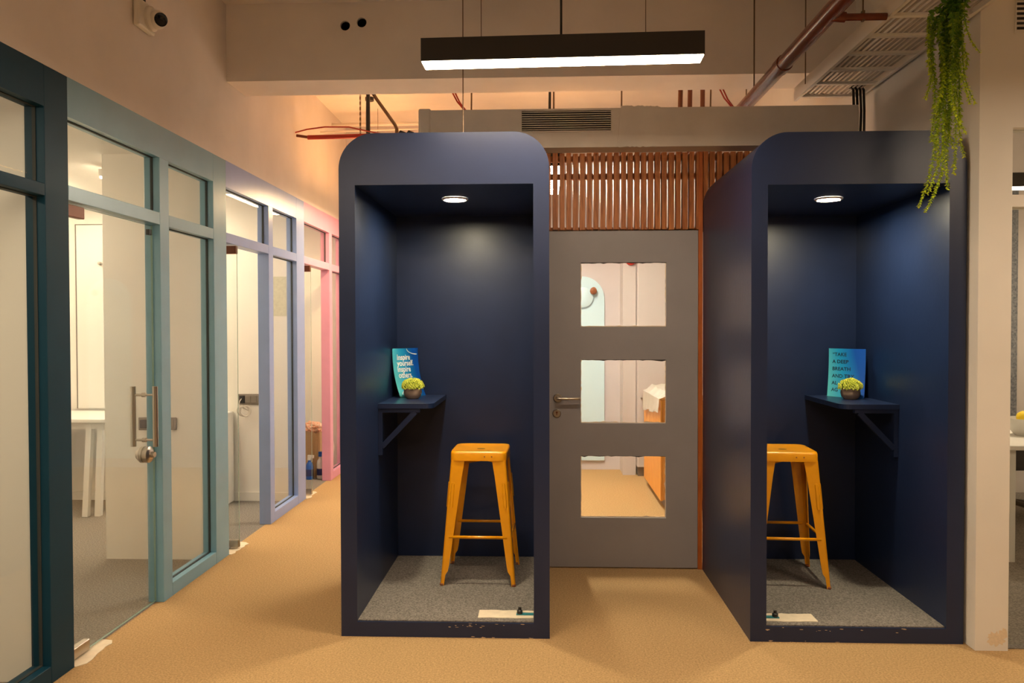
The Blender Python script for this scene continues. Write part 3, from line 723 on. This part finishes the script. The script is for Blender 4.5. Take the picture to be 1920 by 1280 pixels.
# ------------------------------------------------------------------ pipes, tray, cables under the ceiling
pp = thing('sprinkler_pipe', 'thick rust red sprinkler pipe running under the ceiling beam', 'pipe', (1.337, 4.2, 2.95))
obj('main_pipe', tb([(1.337, 1.5, 2.95), (1.337, 8.1, 2.95)], 0.042, 20), 'pipe', pp)
obj('coupling', tb([(1.337, 4.33, 2.95), (1.337, 4.42, 2.95)], 0.047, 20), 'pipe', pp)
obj('branch_pipe', tb([(1.36, 3.65, 2.925), (1.587, 3.65, 2.925)], 0.0165, 14), 'pipe', pp)
obj('branch_boss', tb([(1.337, 3.65, 2.93), (1.40, 3.65, 2.925)], 0.024, 14), 'pipe', pp)
obj('pipe_clip', boxes([(1.475, 1.487, 3.64, 3.66, 2.905, 2.952), (1.478, 1.484, 3.648, 3.652, 2.95, CEIL)]), 'rod', pp)
for y in (2.6, 4.95):
    b = bmesh.new(); tube(b, [(1.337, y, 2.99), (1.337, y, CEIL if y < 5 else 3.118)], 0.005, 8); obj('pipe_hanger', b, 'rod', pp)

tr = thing('cable_tray', 'white ladder cable tray running along the cream wall', 'cable tray', (1.8, 4.2, 2.92))
for x in (1.592, 1.978):
    obj('side_rail', boxes([(x - 0.002, x + 0.002, 1.5, 4.97, 2.92, 3.0), (min(x, x + math.copysign(0.018, 1.8 - x)), max(x, x + math.copysign(0.018, 1.8 - x)), 1.5, 4.97, 2.92, 2.924)]), 'white_metal', tr)
for k in range(14):
    y = 4.913 - 0.2505 * k
    obj('rung', bevel(bx(1.594, 1.976, y - 0.014, y + 0.014, 2.926, 2.942), 0.002, 1), 'white_metal', tr)
for y in (2.2, 3.35, 4.75):
    obj('tray_hanger', boxes([(1.586, 1.591, y - 0.004, y + 0.004, 2.96, CEIL)]), 'rod', tr)
for k in range(12):
    rnd = random.Random(40 + k); x = 1.622 + 0.0295 * k; pts = []; ph = 0.6 * math.sin(k); am = 0.006 + 0.002 * math.sin(k * 1.7); r = rnd.uniform(0.0048, 0.0075)
    for j in range(26):
        y = 1.5 + 3.42 * j / 25; pts.append((x + am * math.sin(ph + y * 2.6), y, 2.9425 + r))
    tag(obj('data_cable', tb(pts, r, 6), 'cable'), 'white data cable lying on the ladder tray', 'cable', 'white cables on the ladder tray')
for k in range(4):
    x = 1.887 + 0.0205 * k
    pts = [(x, 4.88, 2.968), (x, 4.82, 2.966), (x, 4.785, 2.93), (x + 0.002 * math.sin(k), 4.775, 2.80), (x + 0.002 * math.sin(2 * k), 4.775, 2.66), (x, 4.775, 2.418)]
    tag(obj('black_cable', tb(pts, 0.008, 8), 'black'), 'black cable dropping from the tray end beside the duct', 'cable', 'black cables at the tray end')
for k in range(5):
    x0 = 1.62 + 0.05 * k; pts = [(x0, 4.99, 2.965), (x0 + 0.08, 5.0, 2.955 + 0.006 * (k % 2)), (x0 + 0.16, 4.985, 2.955)]
    tag(obj('black_cable', tb(pts, 0.008, 8), 'black'), 'short black cable crossing the end of the ladder tray', 'cable', 'black cables across the tray end')

tag(obj('booth_power_wire', tb([(-0.379, 3.76, CEIL), (-0.3795, 3.76, 2.9), (-0.380, 3.76, 2.432)], 0.0028, 6), 'rod'), 'thin vertical wire dropping onto the booth beside the glazed partition', 'wire')
# services beyond the beam
tag(obj('conduit', tb([(-1.462, 6.5, 3.0), (-1.462, 6.5, 3.3), (-1.458, 6.5, 3.50), (-1.445, 6.5, 3.615)], 0.017, 10), 'black'), 'black vertical flexible conduit beyond the beam', 'conduit')
tag(obj('conduit', tb([(-1.225, 6.54, 3.10), (-1.225, 6.54, 3.18), (-1.24, 6.54, 3.215), (-1.40, 6.54, 3.44), (-1.46, 6.54, 3.54), (-1.46, 6.54, CEIL)], 0.015, 10), 'rod'), 'slanting conduit with an elbow beyond the beam', 'conduit')
rp = thing('red_pipe', 'red sprinkler branch pipe sticking out behind the booth top', 'pipe', (-1.6, 6.45, 3.10))
obj('pipe', tb([(-1.96, 6.45, 3.095), (-1.2, 6.45, 3.107)], 0.019, 12), 'redcable', rp)
obj('end_cap', tb([(-2.055, 6.45, 3.112), (-1.95, 6.45, 3.096)], 0.012, 12), 'pipe', rp)
tag(obj('red_wire', tb([(-2.05, 6.40, 3.125), (-1.95, 6.40, 3.15), (-1.8, 6.40, 3.168), (-1.6, 6.40, 3.165), (-1.45, 6.40, 3.13), (-1.3, 6.4, 3.10)], 0.006, 8), 'redcable'), 'thin red wire arching over the red pipe', 'wire')
tag(obj('beige_conduit', tb([(WX, 7.6, 3.50), (-0.6, 7.6, 3.50)], 0.016, 10), 'ceiling'), 'beige horizontal conduit beyond the beam', 'conduit')
tag(obj('beige_conduit', tb([(WX, 7.2, 3.33), (-0.6, 7.2, 3.36)], 0.007, 8), 'ceiling'), 'thin beige wire running below the beige conduit', 'wire')
b = bmesh.new()
for k in range(24):
    z = 3.60 - 0.022 * k; xx = -1.528
    if k % 2: box(b, xx - 0.005, xx + 0.005, 6.498, 6.502, z - 0.026, z)
    else: box(b, xx - 0.0015, xx + 0.0015, 6.494, 6.506, z - 0.026, z)
tag(obj('hanging_chain', b, 'rod'), 'thin link chain hanging beside the black conduit', 'chain')
rods = [(0.058, 0.010, 'black', 'black hanger rod above the duct grille'), (0.085, 0.003, 'rod', 'thin chain wire beside the black hanger rod'), (0.575, 0.006, 'rod', 'thin grey hanger rod above the duct wrap band'),
        (1.007, 0.017, 'brass', 'brown conduit, first of three above the duct'), (1.073, 0.017, 'brass', 'brown conduit, middle one of three above the duct'), (1.161, 0.017, 'brass', 'brown conduit, third of three above the duct'),
        (1.225, 0.006, 'rod', 'thin hanger rod beside the three brown conduits'), (-0.52, 0.006, 'rod', 'thin hanger rod beside the red wires'), (1.475, 0.005, 'rod', 'thin hanger rod beside the thick red pipe')]
for i, (x, r, m_, lab) in enumerate(rods):
    tag(obj('hanger_rod', tb([(x, 5.7, 2.75), (x + 0.004 * (i % 3), 5.7, 3.0), (x + 0.012, 5.7, CEIL)], r, 8), m_), lab, 'rod')
for iw, (x0, x1, lab) in enumerate(((-0.66, -0.555, 'red wire curving down to the duct near its end band'), (-0.64, -0.545, 'second red wire curving down to the duct near its end band'), (1.30, 1.40, 'red wire curving down beside the brown conduits'), (1.335, 1.425, 'second red wire curving down beside the brown conduits'))):
    YW = 5.74 + 0.03 * (iw % 2)
    tag(obj('red_wire', tb([(x0 - 0.012, YW, CEIL), (x0, YW, 3.24), (x0 + (x1 - x0) * 0.35, YW, 3.17), (x1, YW, 3.09), (x1 + 0.05, YW, 2.98)], 0.006, 8), 'redcable'), lab, 'wire')
for x, lab in ((-1.06, 'black cable gland beside the duct end'), (-1.0, 'second black cable gland beside the duct end')):
    tag(obj('cable_gland', tb([(x, 5.6, 2.86), (x + 0.045, 5.6, 2.915), (x + 0.07, 5.6, 2.90)], 0.016, 10), 'black'), lab, 'gland')

# security camera on the left wall
cc = thing('security_camera', 'white turret security camera on the beige wall', 'camera', (WX, 3.99, 3.10))
obj('back_box', bevel(bx(WX + 0.0005, WX + 0.035, 3.865, 4.035, 3.035, 3.18), 0.012, 3), 'cctv', cc)
obj('dome_base', lt([(0, 0.034), (0.062, 0.034), (0.062, 0.05), (0.052, 0.062), (0, 0.062)], (WX, 3.975, 3.105), (1, 0, 0), 28), 'cctv', cc)
dv = Vector((0.75, -0.62, -0.22)).normalized(); c0 = Vector((WX + 0.075, 3.975, 3.10))
ey = obj('eyeball', lt([(0, -0.045), (0.03, -0.036), (0.045, -0.01), (0.046, 0.01), (0.041, 0.03), (0.036, 0.04), (0, 0.04)], c0, dv, 28), 'cctv', cc)
obj('lens', lt([(0.034, 0.0402), (0.034, 0.043), (0.018, 0.0432), (0.016, 0.042), (0, 0.042)], c0, dv, 28), 'lens', ey)
obj('cable_gland', tb([(WX + 0.02, 3.94, 3.18), (WX + 0.02, 3.94, 3.26)], 0.011, 10), 'black', cc)

# vent grille over the right office
vg = thing('vent_grille', 'small white vent grille with dark slots on the cream wall', 'vent', (2.25, 3.63, 2.95))
obj('frame', bx(2.152, 2.36, 3.622, 3.6295, 2.83, 3.06), 'plaster_white', vg)
for k in range(9):
    z = 2.845 + 0.022 * k
    obj('slot', bx(2.157, 2.35, 3.6195, 3.6225, z, z + 0.011), 'black', vg)

# ------------------------------------------------------------------ hanging plant on the tray
hp = thing('hanging_plant', 'green trailing artificial plant hanging from the cable tray', 'plant', (1.80, 3.44, 2.945))
def strand(seed, x1, y1, zend, x0, thick):
    rnd = random.Random(seed); b = bmesh.new(); ly = b.verts.layers.float.new('young')
    top = Vector((1.80 + rnd.uniform(-.012, .012), 3.44 + rnd.uniform(-.03, .03), 2.955))
    n = 30; pts = []
    for j in range(n + 1):
        s_ = j / n; k = min(1, s_ * 3.2); kk = k * k * (3 - 2 * k)
        x = top.x + (x0 - top.x) * kk + (x1 - x0) * max(0, (s_ - 0.3) / 0.7) ** 1.6 + 0.008 * math.sin(seed * 2.1 + s_ * 9)
        x += (-0.045 if seed in (2, 3, 16) else (0.03 * math.sin(seed * 3.7))) * max(0, (s_ - 0.78) / 0.22) ** 1.5
        y = top.y + (y1 - top.y) * kk + 0.008 * math.cos(seed + s_ * 8)
        pts.append(Vector((x, y, top.z + (zend - top.z) * s_ + 0.0)))
    tube(b, pts, [0.0028 * (1 - 0.5 * j / n) for j in range(n + 1)], 5)
    for v in b.verts: v[ly] = 0.1
    L_ = top.z - zend; m_ = int(L_ * 300 * thick)
    for q in range(m_):
        s_ = (q + rnd.random()) / m_; f = s_ * n; i = min(n - 1, int(f)); p = pts[i].lerp(pts[i + 1], f - i); d = (pts[i + 1] - pts[i]).normalized()
        a = q * 2.4 + rnd.random(); u, v = frame_of(d); out = (math.cos(a) * u + math.sin(a) * v)
        ldir = (out * rnd.uniform(0.5, 1.0) + d * rnd.uniform(0.3, 0.9)).normalized(); ll = rnd.uniform(0.014, 0.026) * (1.2 - 0.5 * s_); wl = ll * rnd.uniform(0.28, 0.42)
        sd = ldir.cross(out + Vector((0.1, 0.2, 0.3))).normalized(); nm = ldir.cross(sd)
        yv = max(0.0, min(1.0, (s_ - 0.15) * 1.15 + rnd.uniform(-0.25, 0.35)))
        vs_ = [b.verts.new(p), b.verts.new(p + ldir * ll * 0.5 + sd * wl + nm * 0.0015), b.verts.new(p + ldir * ll), b.verts.new(p + ldir * ll * 0.5 - sd * wl + nm * 0.0015)]
        for w in vs_: w[ly] = yv
        b.faces.new(vs_)
    o = obj('strand', b, 'leaf', hp); o['kind'] = 'stuff'
for i, (x0, x1, zend, y, th) in enumerate([(1.70, 1.715, 2.30, 3.45, 1.1), (1.735, 1.672, 2.02, 3.43, 1.0), (1.75, 1.70, 1.995, 3.42, 1.1), (1.765, 1.755, 2.10, 3.45, 1.2), (1.74, 1.745, 2.20, 3.47, 1.2), (1.78, 1.775, 2.16, 3.41, 1.1), (1.80, 1.815, 2.235, 3.44, 1.0), (1.79, 1.845, 2.36, 3.46, 0.9),
                                              (1.775, 1.80, 2.45, 3.40, 1.1), (1.72, 1.725, 2.42, 3.42, 1.2), (1.79, 1.86, 2.46, 3.42, 0.8), (1.685, 1.675, 2.60, 3.45, 1.1), (1.76, 1.79, 2.55, 3.48, 1.2), (1.745, 1.77, 2.32, 3.39, 1.1), (1.81, 1.835, 2.58, 3.43, 1.0), (1.755, 1.74, 2.08, 3.46, 1.0), (1.79, 1.87, 2.67, 3.40, 0.8), (1.71, 1.70, 2.50, 3.48, 1.1), (1.77, 1.76, 2.28, 3.44, 1.1)]):
    strand(i + 1, x1, y, zend, x0, th)

# ------------------------------------------------------------------ things in the left offices
dk = thing('desk', 'white trestle desk behind the sea green glass door', 'desk', (-3.9, 6.2, 0))
obj('top', bevel(bx(-4.65, -3.42, 5.93, 6.55, 0.755, 0.785), 0.004, 1), 'white', dk)
obj('apron', boxes([(-4.6, -3.46, 5.98, 6.005, 0.70, 0.755)]), 'white', dk)
for x0, x1, y0, y1 in ((-3.585, -3.63, 6.0, 6.0), (-3.495, -3.54, 6.0, 6.02), (-3.50, -3.55, 6.46, 6.5), (-4.5, -4.45, 6.0, 6.0), (-4.5, -4.45, 6.46, 6.5)):
    b = bmesh.new(); w = 0.022
    v_ = [b.verts.new((x + dx * w, y + dy * w, z)) for x, y, z in ((x1, y1, 0.001), (x0, y0, 0.757)) for dx, dy in ((-1, -1), (1, -1), (1, 1), (-1, 1))]
    for f in ((3, 2, 1, 0), (4, 5, 6, 7), (0, 1, 5, 4), (1, 2, 6, 5), (2, 3, 7, 6), (3, 0, 4, 7)): b.faces.new([v_[i] for i in f])
    obj('leg', b, 'white', dk)
wb = thing('whiteboard', 'large white wall board above the white desk', 'board', (-3.6, 6.59, 1.6))
obj('panel', bx(-4.045, -3.0, 6.588, 6.5995, 0.80, 2.395), 'white', wb)
obj('edge_strip', boxes([(-4.053, -4.047, 6.584, 6.5995, 0.80, 2.40), (-4.053, -2.99, 6.584, 6.5995, 2.397, 2.402)]), 'socket', wb)
tag(obj('wall_hook', lt([(0, 0), (0.016, 0), (0.016, 0.012), (0.009, 0.02), (0.009, 0.05), (0.014, 0.06), (0, 0.062)], (-3.83, 6.588, 2.06), (0.35, -1, 0), 14), 'steel'), 'small metal hook on the white wall board', 'hook')
def socket(x0, x1, y, z0, z1, label, mods):
    t = thing('wall_socket', label, 'socket', ((x0 + x1) / 2, y, z0), 'wall sockets in the glazed offices')
    obj('plate', bevel(bx(x0, x1, y - 0.014, y - 0.0005, z0, z1), 0.004, 2), 'socket', t)
    w = (x1 - x0 - 0.02) / mods
    for i in range(mods):
        a = x0 + 0.01 + w * i
        obj('module', bevel(bx(a + 0.002, a + w - 0.002, y - 0.018, y - 0.0135, z0 + 0.014, z1 - 0.014), 0.002, 1), 'socket' if i else 'black', t)
    return t
socket(-2.605, -2.535, 4.90, 0.84, 0.923, 'grey wall socket seen behind the steel pull handle', 1)
socket(-2.43, -2.357, 4.90, 0.842, 0.923, 'grey switch plate on the stub wall beside the sidelight', 2)
socket(-2.628, -2.40, 6.60, 0.836, 0.928, 'wide grey socket plate on the wall behind the lavender bay', 4)
pts = []
for k in range(64):
    a = k * 0.42; pts.append((-2.575 + 0.055 * math.cos(a) * (1 - 0.004 * k) + 0.0006 * k, 6.565 - 0.012 - 0.0003 * k, 0.785 + 0.045 * math.sin(a)))
pts = [(-2.598, 6.583, 0.885), (-2.598, 6.55, 0.87), (-2.61, 6.55, 0.83)] + pts
tag(obj('charger_cable', tb(pts, 0.0045, 5), 'cable'), 'coiled white charger cable hanging from the wide socket plate', 'cable')
tag(obj('partition_board', bevel(bx(-2.80, -2.665, 6.35, 6.58, 0, 0.78), 0.006, 1), 'white'), 'low white cabinet side below the wide socket plate', 'cabinet')
tag(obj('notice_sheet', bx(-2.315, -2.20, 6.594, 6.5985, 1.60, 1.94), mat('notice_paper', srgb(205, 205, 180), 0.7, var=0.12, vscale=40)), 'pale notice sheet on the office wall seen through the lavender sidelight', 'notice')
# bags and bottles in the pink bay
bg = thing('paper_bag', 'brown paper bag stuffed with orange wrapping in the pink bay', 'bag', (-2.33, 7.62, 0))
def bag(par, name, cx, cy, w, d, h, m_, seed):
    rnd = random.Random(seed); b = bmesh.new(); rings = []
    for j in range(7):
        s_ = j / 6; ring = []
        for k in range(16):
            a = 2 * math.pi * k / 16; e = 0.5; c, q = math.cos(a), math.sin(a)
            bulge = 1 + 0.06 * math.sin(math.pi * s_) + rnd.uniform(-.02, .02)
            ring.append(b.verts.new((cx + w / 2 * bulge * math.copysign(abs(c) ** e, c), cy + d / 2 * bulge * math.copysign(abs(q) ** e, q), 0.001 + h * s_ + (rnd.uniform(-.015, .015) if j == 6 else 0))))
        rings.append(ring)
    for p, q in zip(rings, rings[1:]):
        for k in range(16): b.faces.new((p[k], p[(k + 1) % 16], q[(k + 1) % 16], q[k]))
    b.faces.new(rings[0][::-1]); return obj(name, b, m_, par)
bag(bg, 'sack', -2.325, 7.70, 0.20, 0.16, 0.46, 'kraft', 1)
b = bmesh.new(); bmesh.ops.create_icosphere(b, subdivisions=3, radius=1); rnd = random.Random(3)
for v in b.verts:
    q = 1 + rnd.uniform(-.18, .18); v.co = Vector((-2.32 + v.co.x * 0.12 * q, 7.70 + v.co.y * 0.085 * q, 0.49 + v.co.z * 0.065 * q))
obj('wrapping', b, 'orange_print', bg)
b2 = thing('plastic_bag', 'white plastic bag slumped beside the brown paper bag', 'bag', (-2.22, 7.85, 0))
b = bmesh.new(); bmesh.ops.create_icosphere(b, subdivisions=3, radius=1); rnd = random.Random(4)
for v in b.verts:
    q = 1 + rnd.uniform(-.07, .07); tp = 1 - 0.3 * max(0, v.co.z); v.co = Vector((-2.245 + v.co.x * 0.085 * q * tp, 7.93 + v.co.y * 0.10 * q * tp, max(0.002, 0.26 + v.co.z * 0.30 * q)))
obj('body', b, 'bagwhite', b2)
def bottle(x, y, m_, cap, lab, s=1.0):
    t = thing('spray_bottle', lab, 'bottle', (x, y, 0), 'cleaning bottles in the pink bay')
    obj('body', lt([(0, 0.001), (0.034, 0.001), (0.036, 0.01), (0.036, 0.13 * s), (0.030, 0.155 * s), (0.014, 0.175 * s), (0.014, 0.19 * s), (0, 0.19 * s)], (x, y, 0), n=18), m_, t)
    obj('label_band', lt([(0.0365, 0.035), (0.0367, 0.036), (0.0367, 0.10), (0.0365, 0.101)], (x, y, 0), n=18), 'bottle_navy', t)
    b = bmesh.new(); z = 0.19 * s; box(b, x - 0.016, x + 0.016, y - 0.016, y + 0.016, z, z + 0.02); box(b, x - 0.016, x + 0.045, y - 0.012, y + 0.012, z + 0.02, z + 0.048); box(b, x + 0.02, x + 0.028, y - 0.006, y + 0.006, z - 0.02, z + 0.02)
    obj('trigger', b, cap, t)
bottle(-2.205, 7.60, 'bottle_white', 'bottle_blue', 'white bottle with a blue trigger beside the brown paper bag', 1.15)
bottle(-2.178, 7.76, 'bottle_white', 'yellow', 'white bottle with a yellow trigger beside the plastic bag')
bottle(-2.30, 7.55, 'bottle_blue', 'bottle_white', 'blue bottle in front of the brown paper bag', 1.0)

# ------------------------------------------------------------------ back room seen through the door
b = bmesh.new(); n = 20
pr = [(0.185, 0.10), (0.655, 0.10)] + [(0.42 + 0.235 * math.cos(a), 1.795 + 0.235 * math.sin(a)) for a in [math.pi * i / n for i in range(n + 1)]]
fr = [b.verts.new((x, 8.125, z)) for x, z in pr]; bk = [b.verts.new((x, 8.1495, z)) for x, z in pr]; b.faces.new(fr); b.faces.new(bk[::-1])
for i in range(len(pr)): b.faces.new((fr[i], fr[(i + 1) % len(pr)], bk[(i + 1) % len(pr)], bk[i]))
tag(obj('arched_panel', b, 'mint'), 'pale mint arched panel on the back room wall', 'panel')
wl = thing('lamp_reflection', 'reflection of a round lamp on the arched panel, modelled as a pale disc and brown knob', 'reflection', (0.46, 8.125, 1.85))  # disc and knob stand for a mirrored light, modelled as solid parts
obj('pale_disc', lt([(0, 0.0), (0.05, 0.0), (0.10, 0.02), (0.105, 0.03), (0.07, 0.045), (0, 0.05)], (0.43, 8.1245, 1.81), (0, -1, 0), 24), 'mint', wl)
obj('knob', lt([(0, 0), (0.015, 0.0), (0.035, 0.02), (0.04, 0.04), (0.022, 0.06), (0, 0.065)], (0.52, 8.10, 1.875), (0.6, -1, 0), 20), 'brown', wl)
struct('wall_pier', bx(0.82, 0.95, 7.85, 8.15, 0, CEIL), 'cab_grey', 'narrow grey wall pier beside the tall cabinet in the back room', 'wall')
tc = thing('tall_cabinet', 'tall pale grey cabinet with a dark plinth in the back room', 'cabinet', (1.4, 7.75, 0))
obj('carcass', bx(0.955, 1.98, 7.77, 8.14, 0.10, 2.5), 'cab_grey', tc); obj('plinth', bx(0.965, 1.98, 7.80, 8.13, 0.0, 0.10), 'plinth', tc)
for x0, x1 in ((0.957, 1.463), (1.467, 1.978)):
    dr = obj('door', bevel(bx(x0, x1, 7.745, 7.769, 0.10, 2.5), 0.003, 1), 'cab_grey', tc)
    obj('bar_handle', bx(x0 + 0.03, x0 + 0.2, 7.725, 7.744, 0.78, 0.795), 'steel', dr)
tag(obj('fire_alarm', lt([(0, 0), (0.05, 0), (0.05, 0.03), (0.035, 0.05), (0, 0.05)], (0.895, 7.8495, 2.17), (0, -1, 0), 20), 'red'), 'small red round alarm on the grey wall pier', 'alarm')
ct = thing('counter', 'orange wood counter seen through the lower door windows', 'counter', (1.45, 6.9, 0))
obj('carcass', bx(0.99, 1.95, 6.36, 7.4, 0.08, 0.90), 'counter', ct); obj('plinth', bx(1.02, 1.95, 6.38, 7.38, 0, 0.08), 'plinth', ct)
for k in range(8):
    y = 6.362 + 0.1298 * k; obj('plank', bevel(bx(0.972, 0.9895, y, y + 0.127, 0.07, 0.90), 0.002, 1), 'counter', ct)
b = bmesh.new(); nx, ny = 10, 24; rnd = random.Random(8); g = []
for j in range(ny + 1):
    row = []
    y = 6.33 + 1.0 * j / ny
    for i in range(nx + 1):
        s_ = i / nx
        if s_ < 0.45:
            k = s_ / 0.45; hem = 0.80 - 0.07 * (j / ny) + 0.008 * math.sin(j * 0.55); z = hem + (0.925 - hem) * k; x = 0.955 - 0.012 * math.sin(j * 1.3) * (1 - k) - 0.01 * (1 - k)
        else:
            k = (s_ - 0.45) / 0.55; z = 0.925 + 0.045 * math.sin(k * 6 + j * 0.5) ** 2 + rnd.uniform(0, 0.006); x = 0.965 + 0.6 * k
        row.append(b.verts.new((x, y, z)))
    g.append(row)
for j in range(ny):
    for i in range(nx): f = b.faces.new((g[j][i], g[j][i + 1], g[j + 1][i + 1], g[j + 1][i])); f.smooth = True
bmesh.ops.solidify(b, geom=b.faces[:], thickness=0.004)
tag(obj('table_cloth', b, 'cloth'), 'crumpled white cloth draped over the wood counter', 'cloth')

# ------------------------------------------------------------------ right office seen past the wall end
tb_ = thing('work_table', 'white table in the office past the cream wall end', 'table', (3.4, 5.6, 0))
obj('top', bevel(bx(2.9, 4.4, 4.95, 6.3, 0.72, 0.75), 0.004, 1), 'white', tb_)
for x, y in ((2.97, 5.02), (4.33, 5.02), (2.97, 6.2), (4.33, 6.2)): obj('leg', bx(x - 0.025, x + 0.025, y - 0.025, y + 0.025, 0.004, 0.72), 'white', tb_)
bw = thing('fruit_bowl', 'translucent bowl on the white table past the wall end', 'bowl', (3.31, 5.42, 0.75))
obj('bowl', lt([(0, 0.001), (0.06, 0.001), (0.10, 0.05), (0.125, 0.12), (0.12, 0.12), (0.095, 0.055), (0.055, 0.012), (0, 0.012)], (3.31, 5.42, 0.75), n=24), 'bowl', bw)
tag(obj('lemon', lt([(0, -0.055), (0.012, -0.048), (0.035, -0.03), (0.045, 0), (0.035, 0.03), (0.012, 0.048), (0, 0.055)], (3.30, 5.42, 0.875), (1, 0.2, 0.1), 18), 'yellow'), 'bright yellow lemon on top of the translucent bowl', 'fruit')
bk_ = thing('office_chair', 'black office chair under the white table past the wall end', 'chair', (3.75, 6.3, 0))
obj('seat', bevel(bx(3.52, 3.98, 6.1, 6.55, 0.44, 0.52), 0.03, 3), 'black', bk_); obj('backrest', bevel(bx(3.54, 3.96, 5.98, 6.05, 0.40, 0.71), 0.03, 3), 'black', bk_)
obj('column', tb([(3.75, 6.32, 0.09), (3.75, 6.32, 0.44)], 0.03, 12), 'black', bk_)
for k in range(5):
    a = 2 * math.pi * k / 5 + 0.3; e = (3.75 + 0.28 * math.cos(a), 6.32 + 0.28 * math.sin(a), 0.06)
    lg = obj('leg', tb([(3.75, 6.32, 0.10), e], 0.022, 8), 'black', bk_)
    obj('caster', lt([(0, -0.012), (0.026, -0.012), (0.026, 0.012), (0, 0.012)], (e[0], e[1], 0.031), (math.cos(a + 1), math.sin(a + 1), 0), 14), 'black', lg)
tag(obj('acoustic_panel', bx(4.10, 4.235, 7.06, 7.0995, 0.2, 2.7), 'speckle'), 'speckled grey fabric panel on the office wall past the wall end', 'panel')
rl = thing('linear_light', 'white linear light hanging in the office past the wall end', 'light', (3.45, 5.75, 2.5))
obj('housing', bx(2.75, 4.3, 5.70, 5.78, 2.50, 2.60), 'housing', rl); obj('diffuser', bx(2.76, 4.29, 5.705, 5.775, 2.488, 2.50), 'tube', rl)
for x in (3.0, 4.05): obj('suspension_cord', tb([(x, 5.74, 2.6), (x, 5.74, CEIL)], 0.002, 6), 'rod', rl)
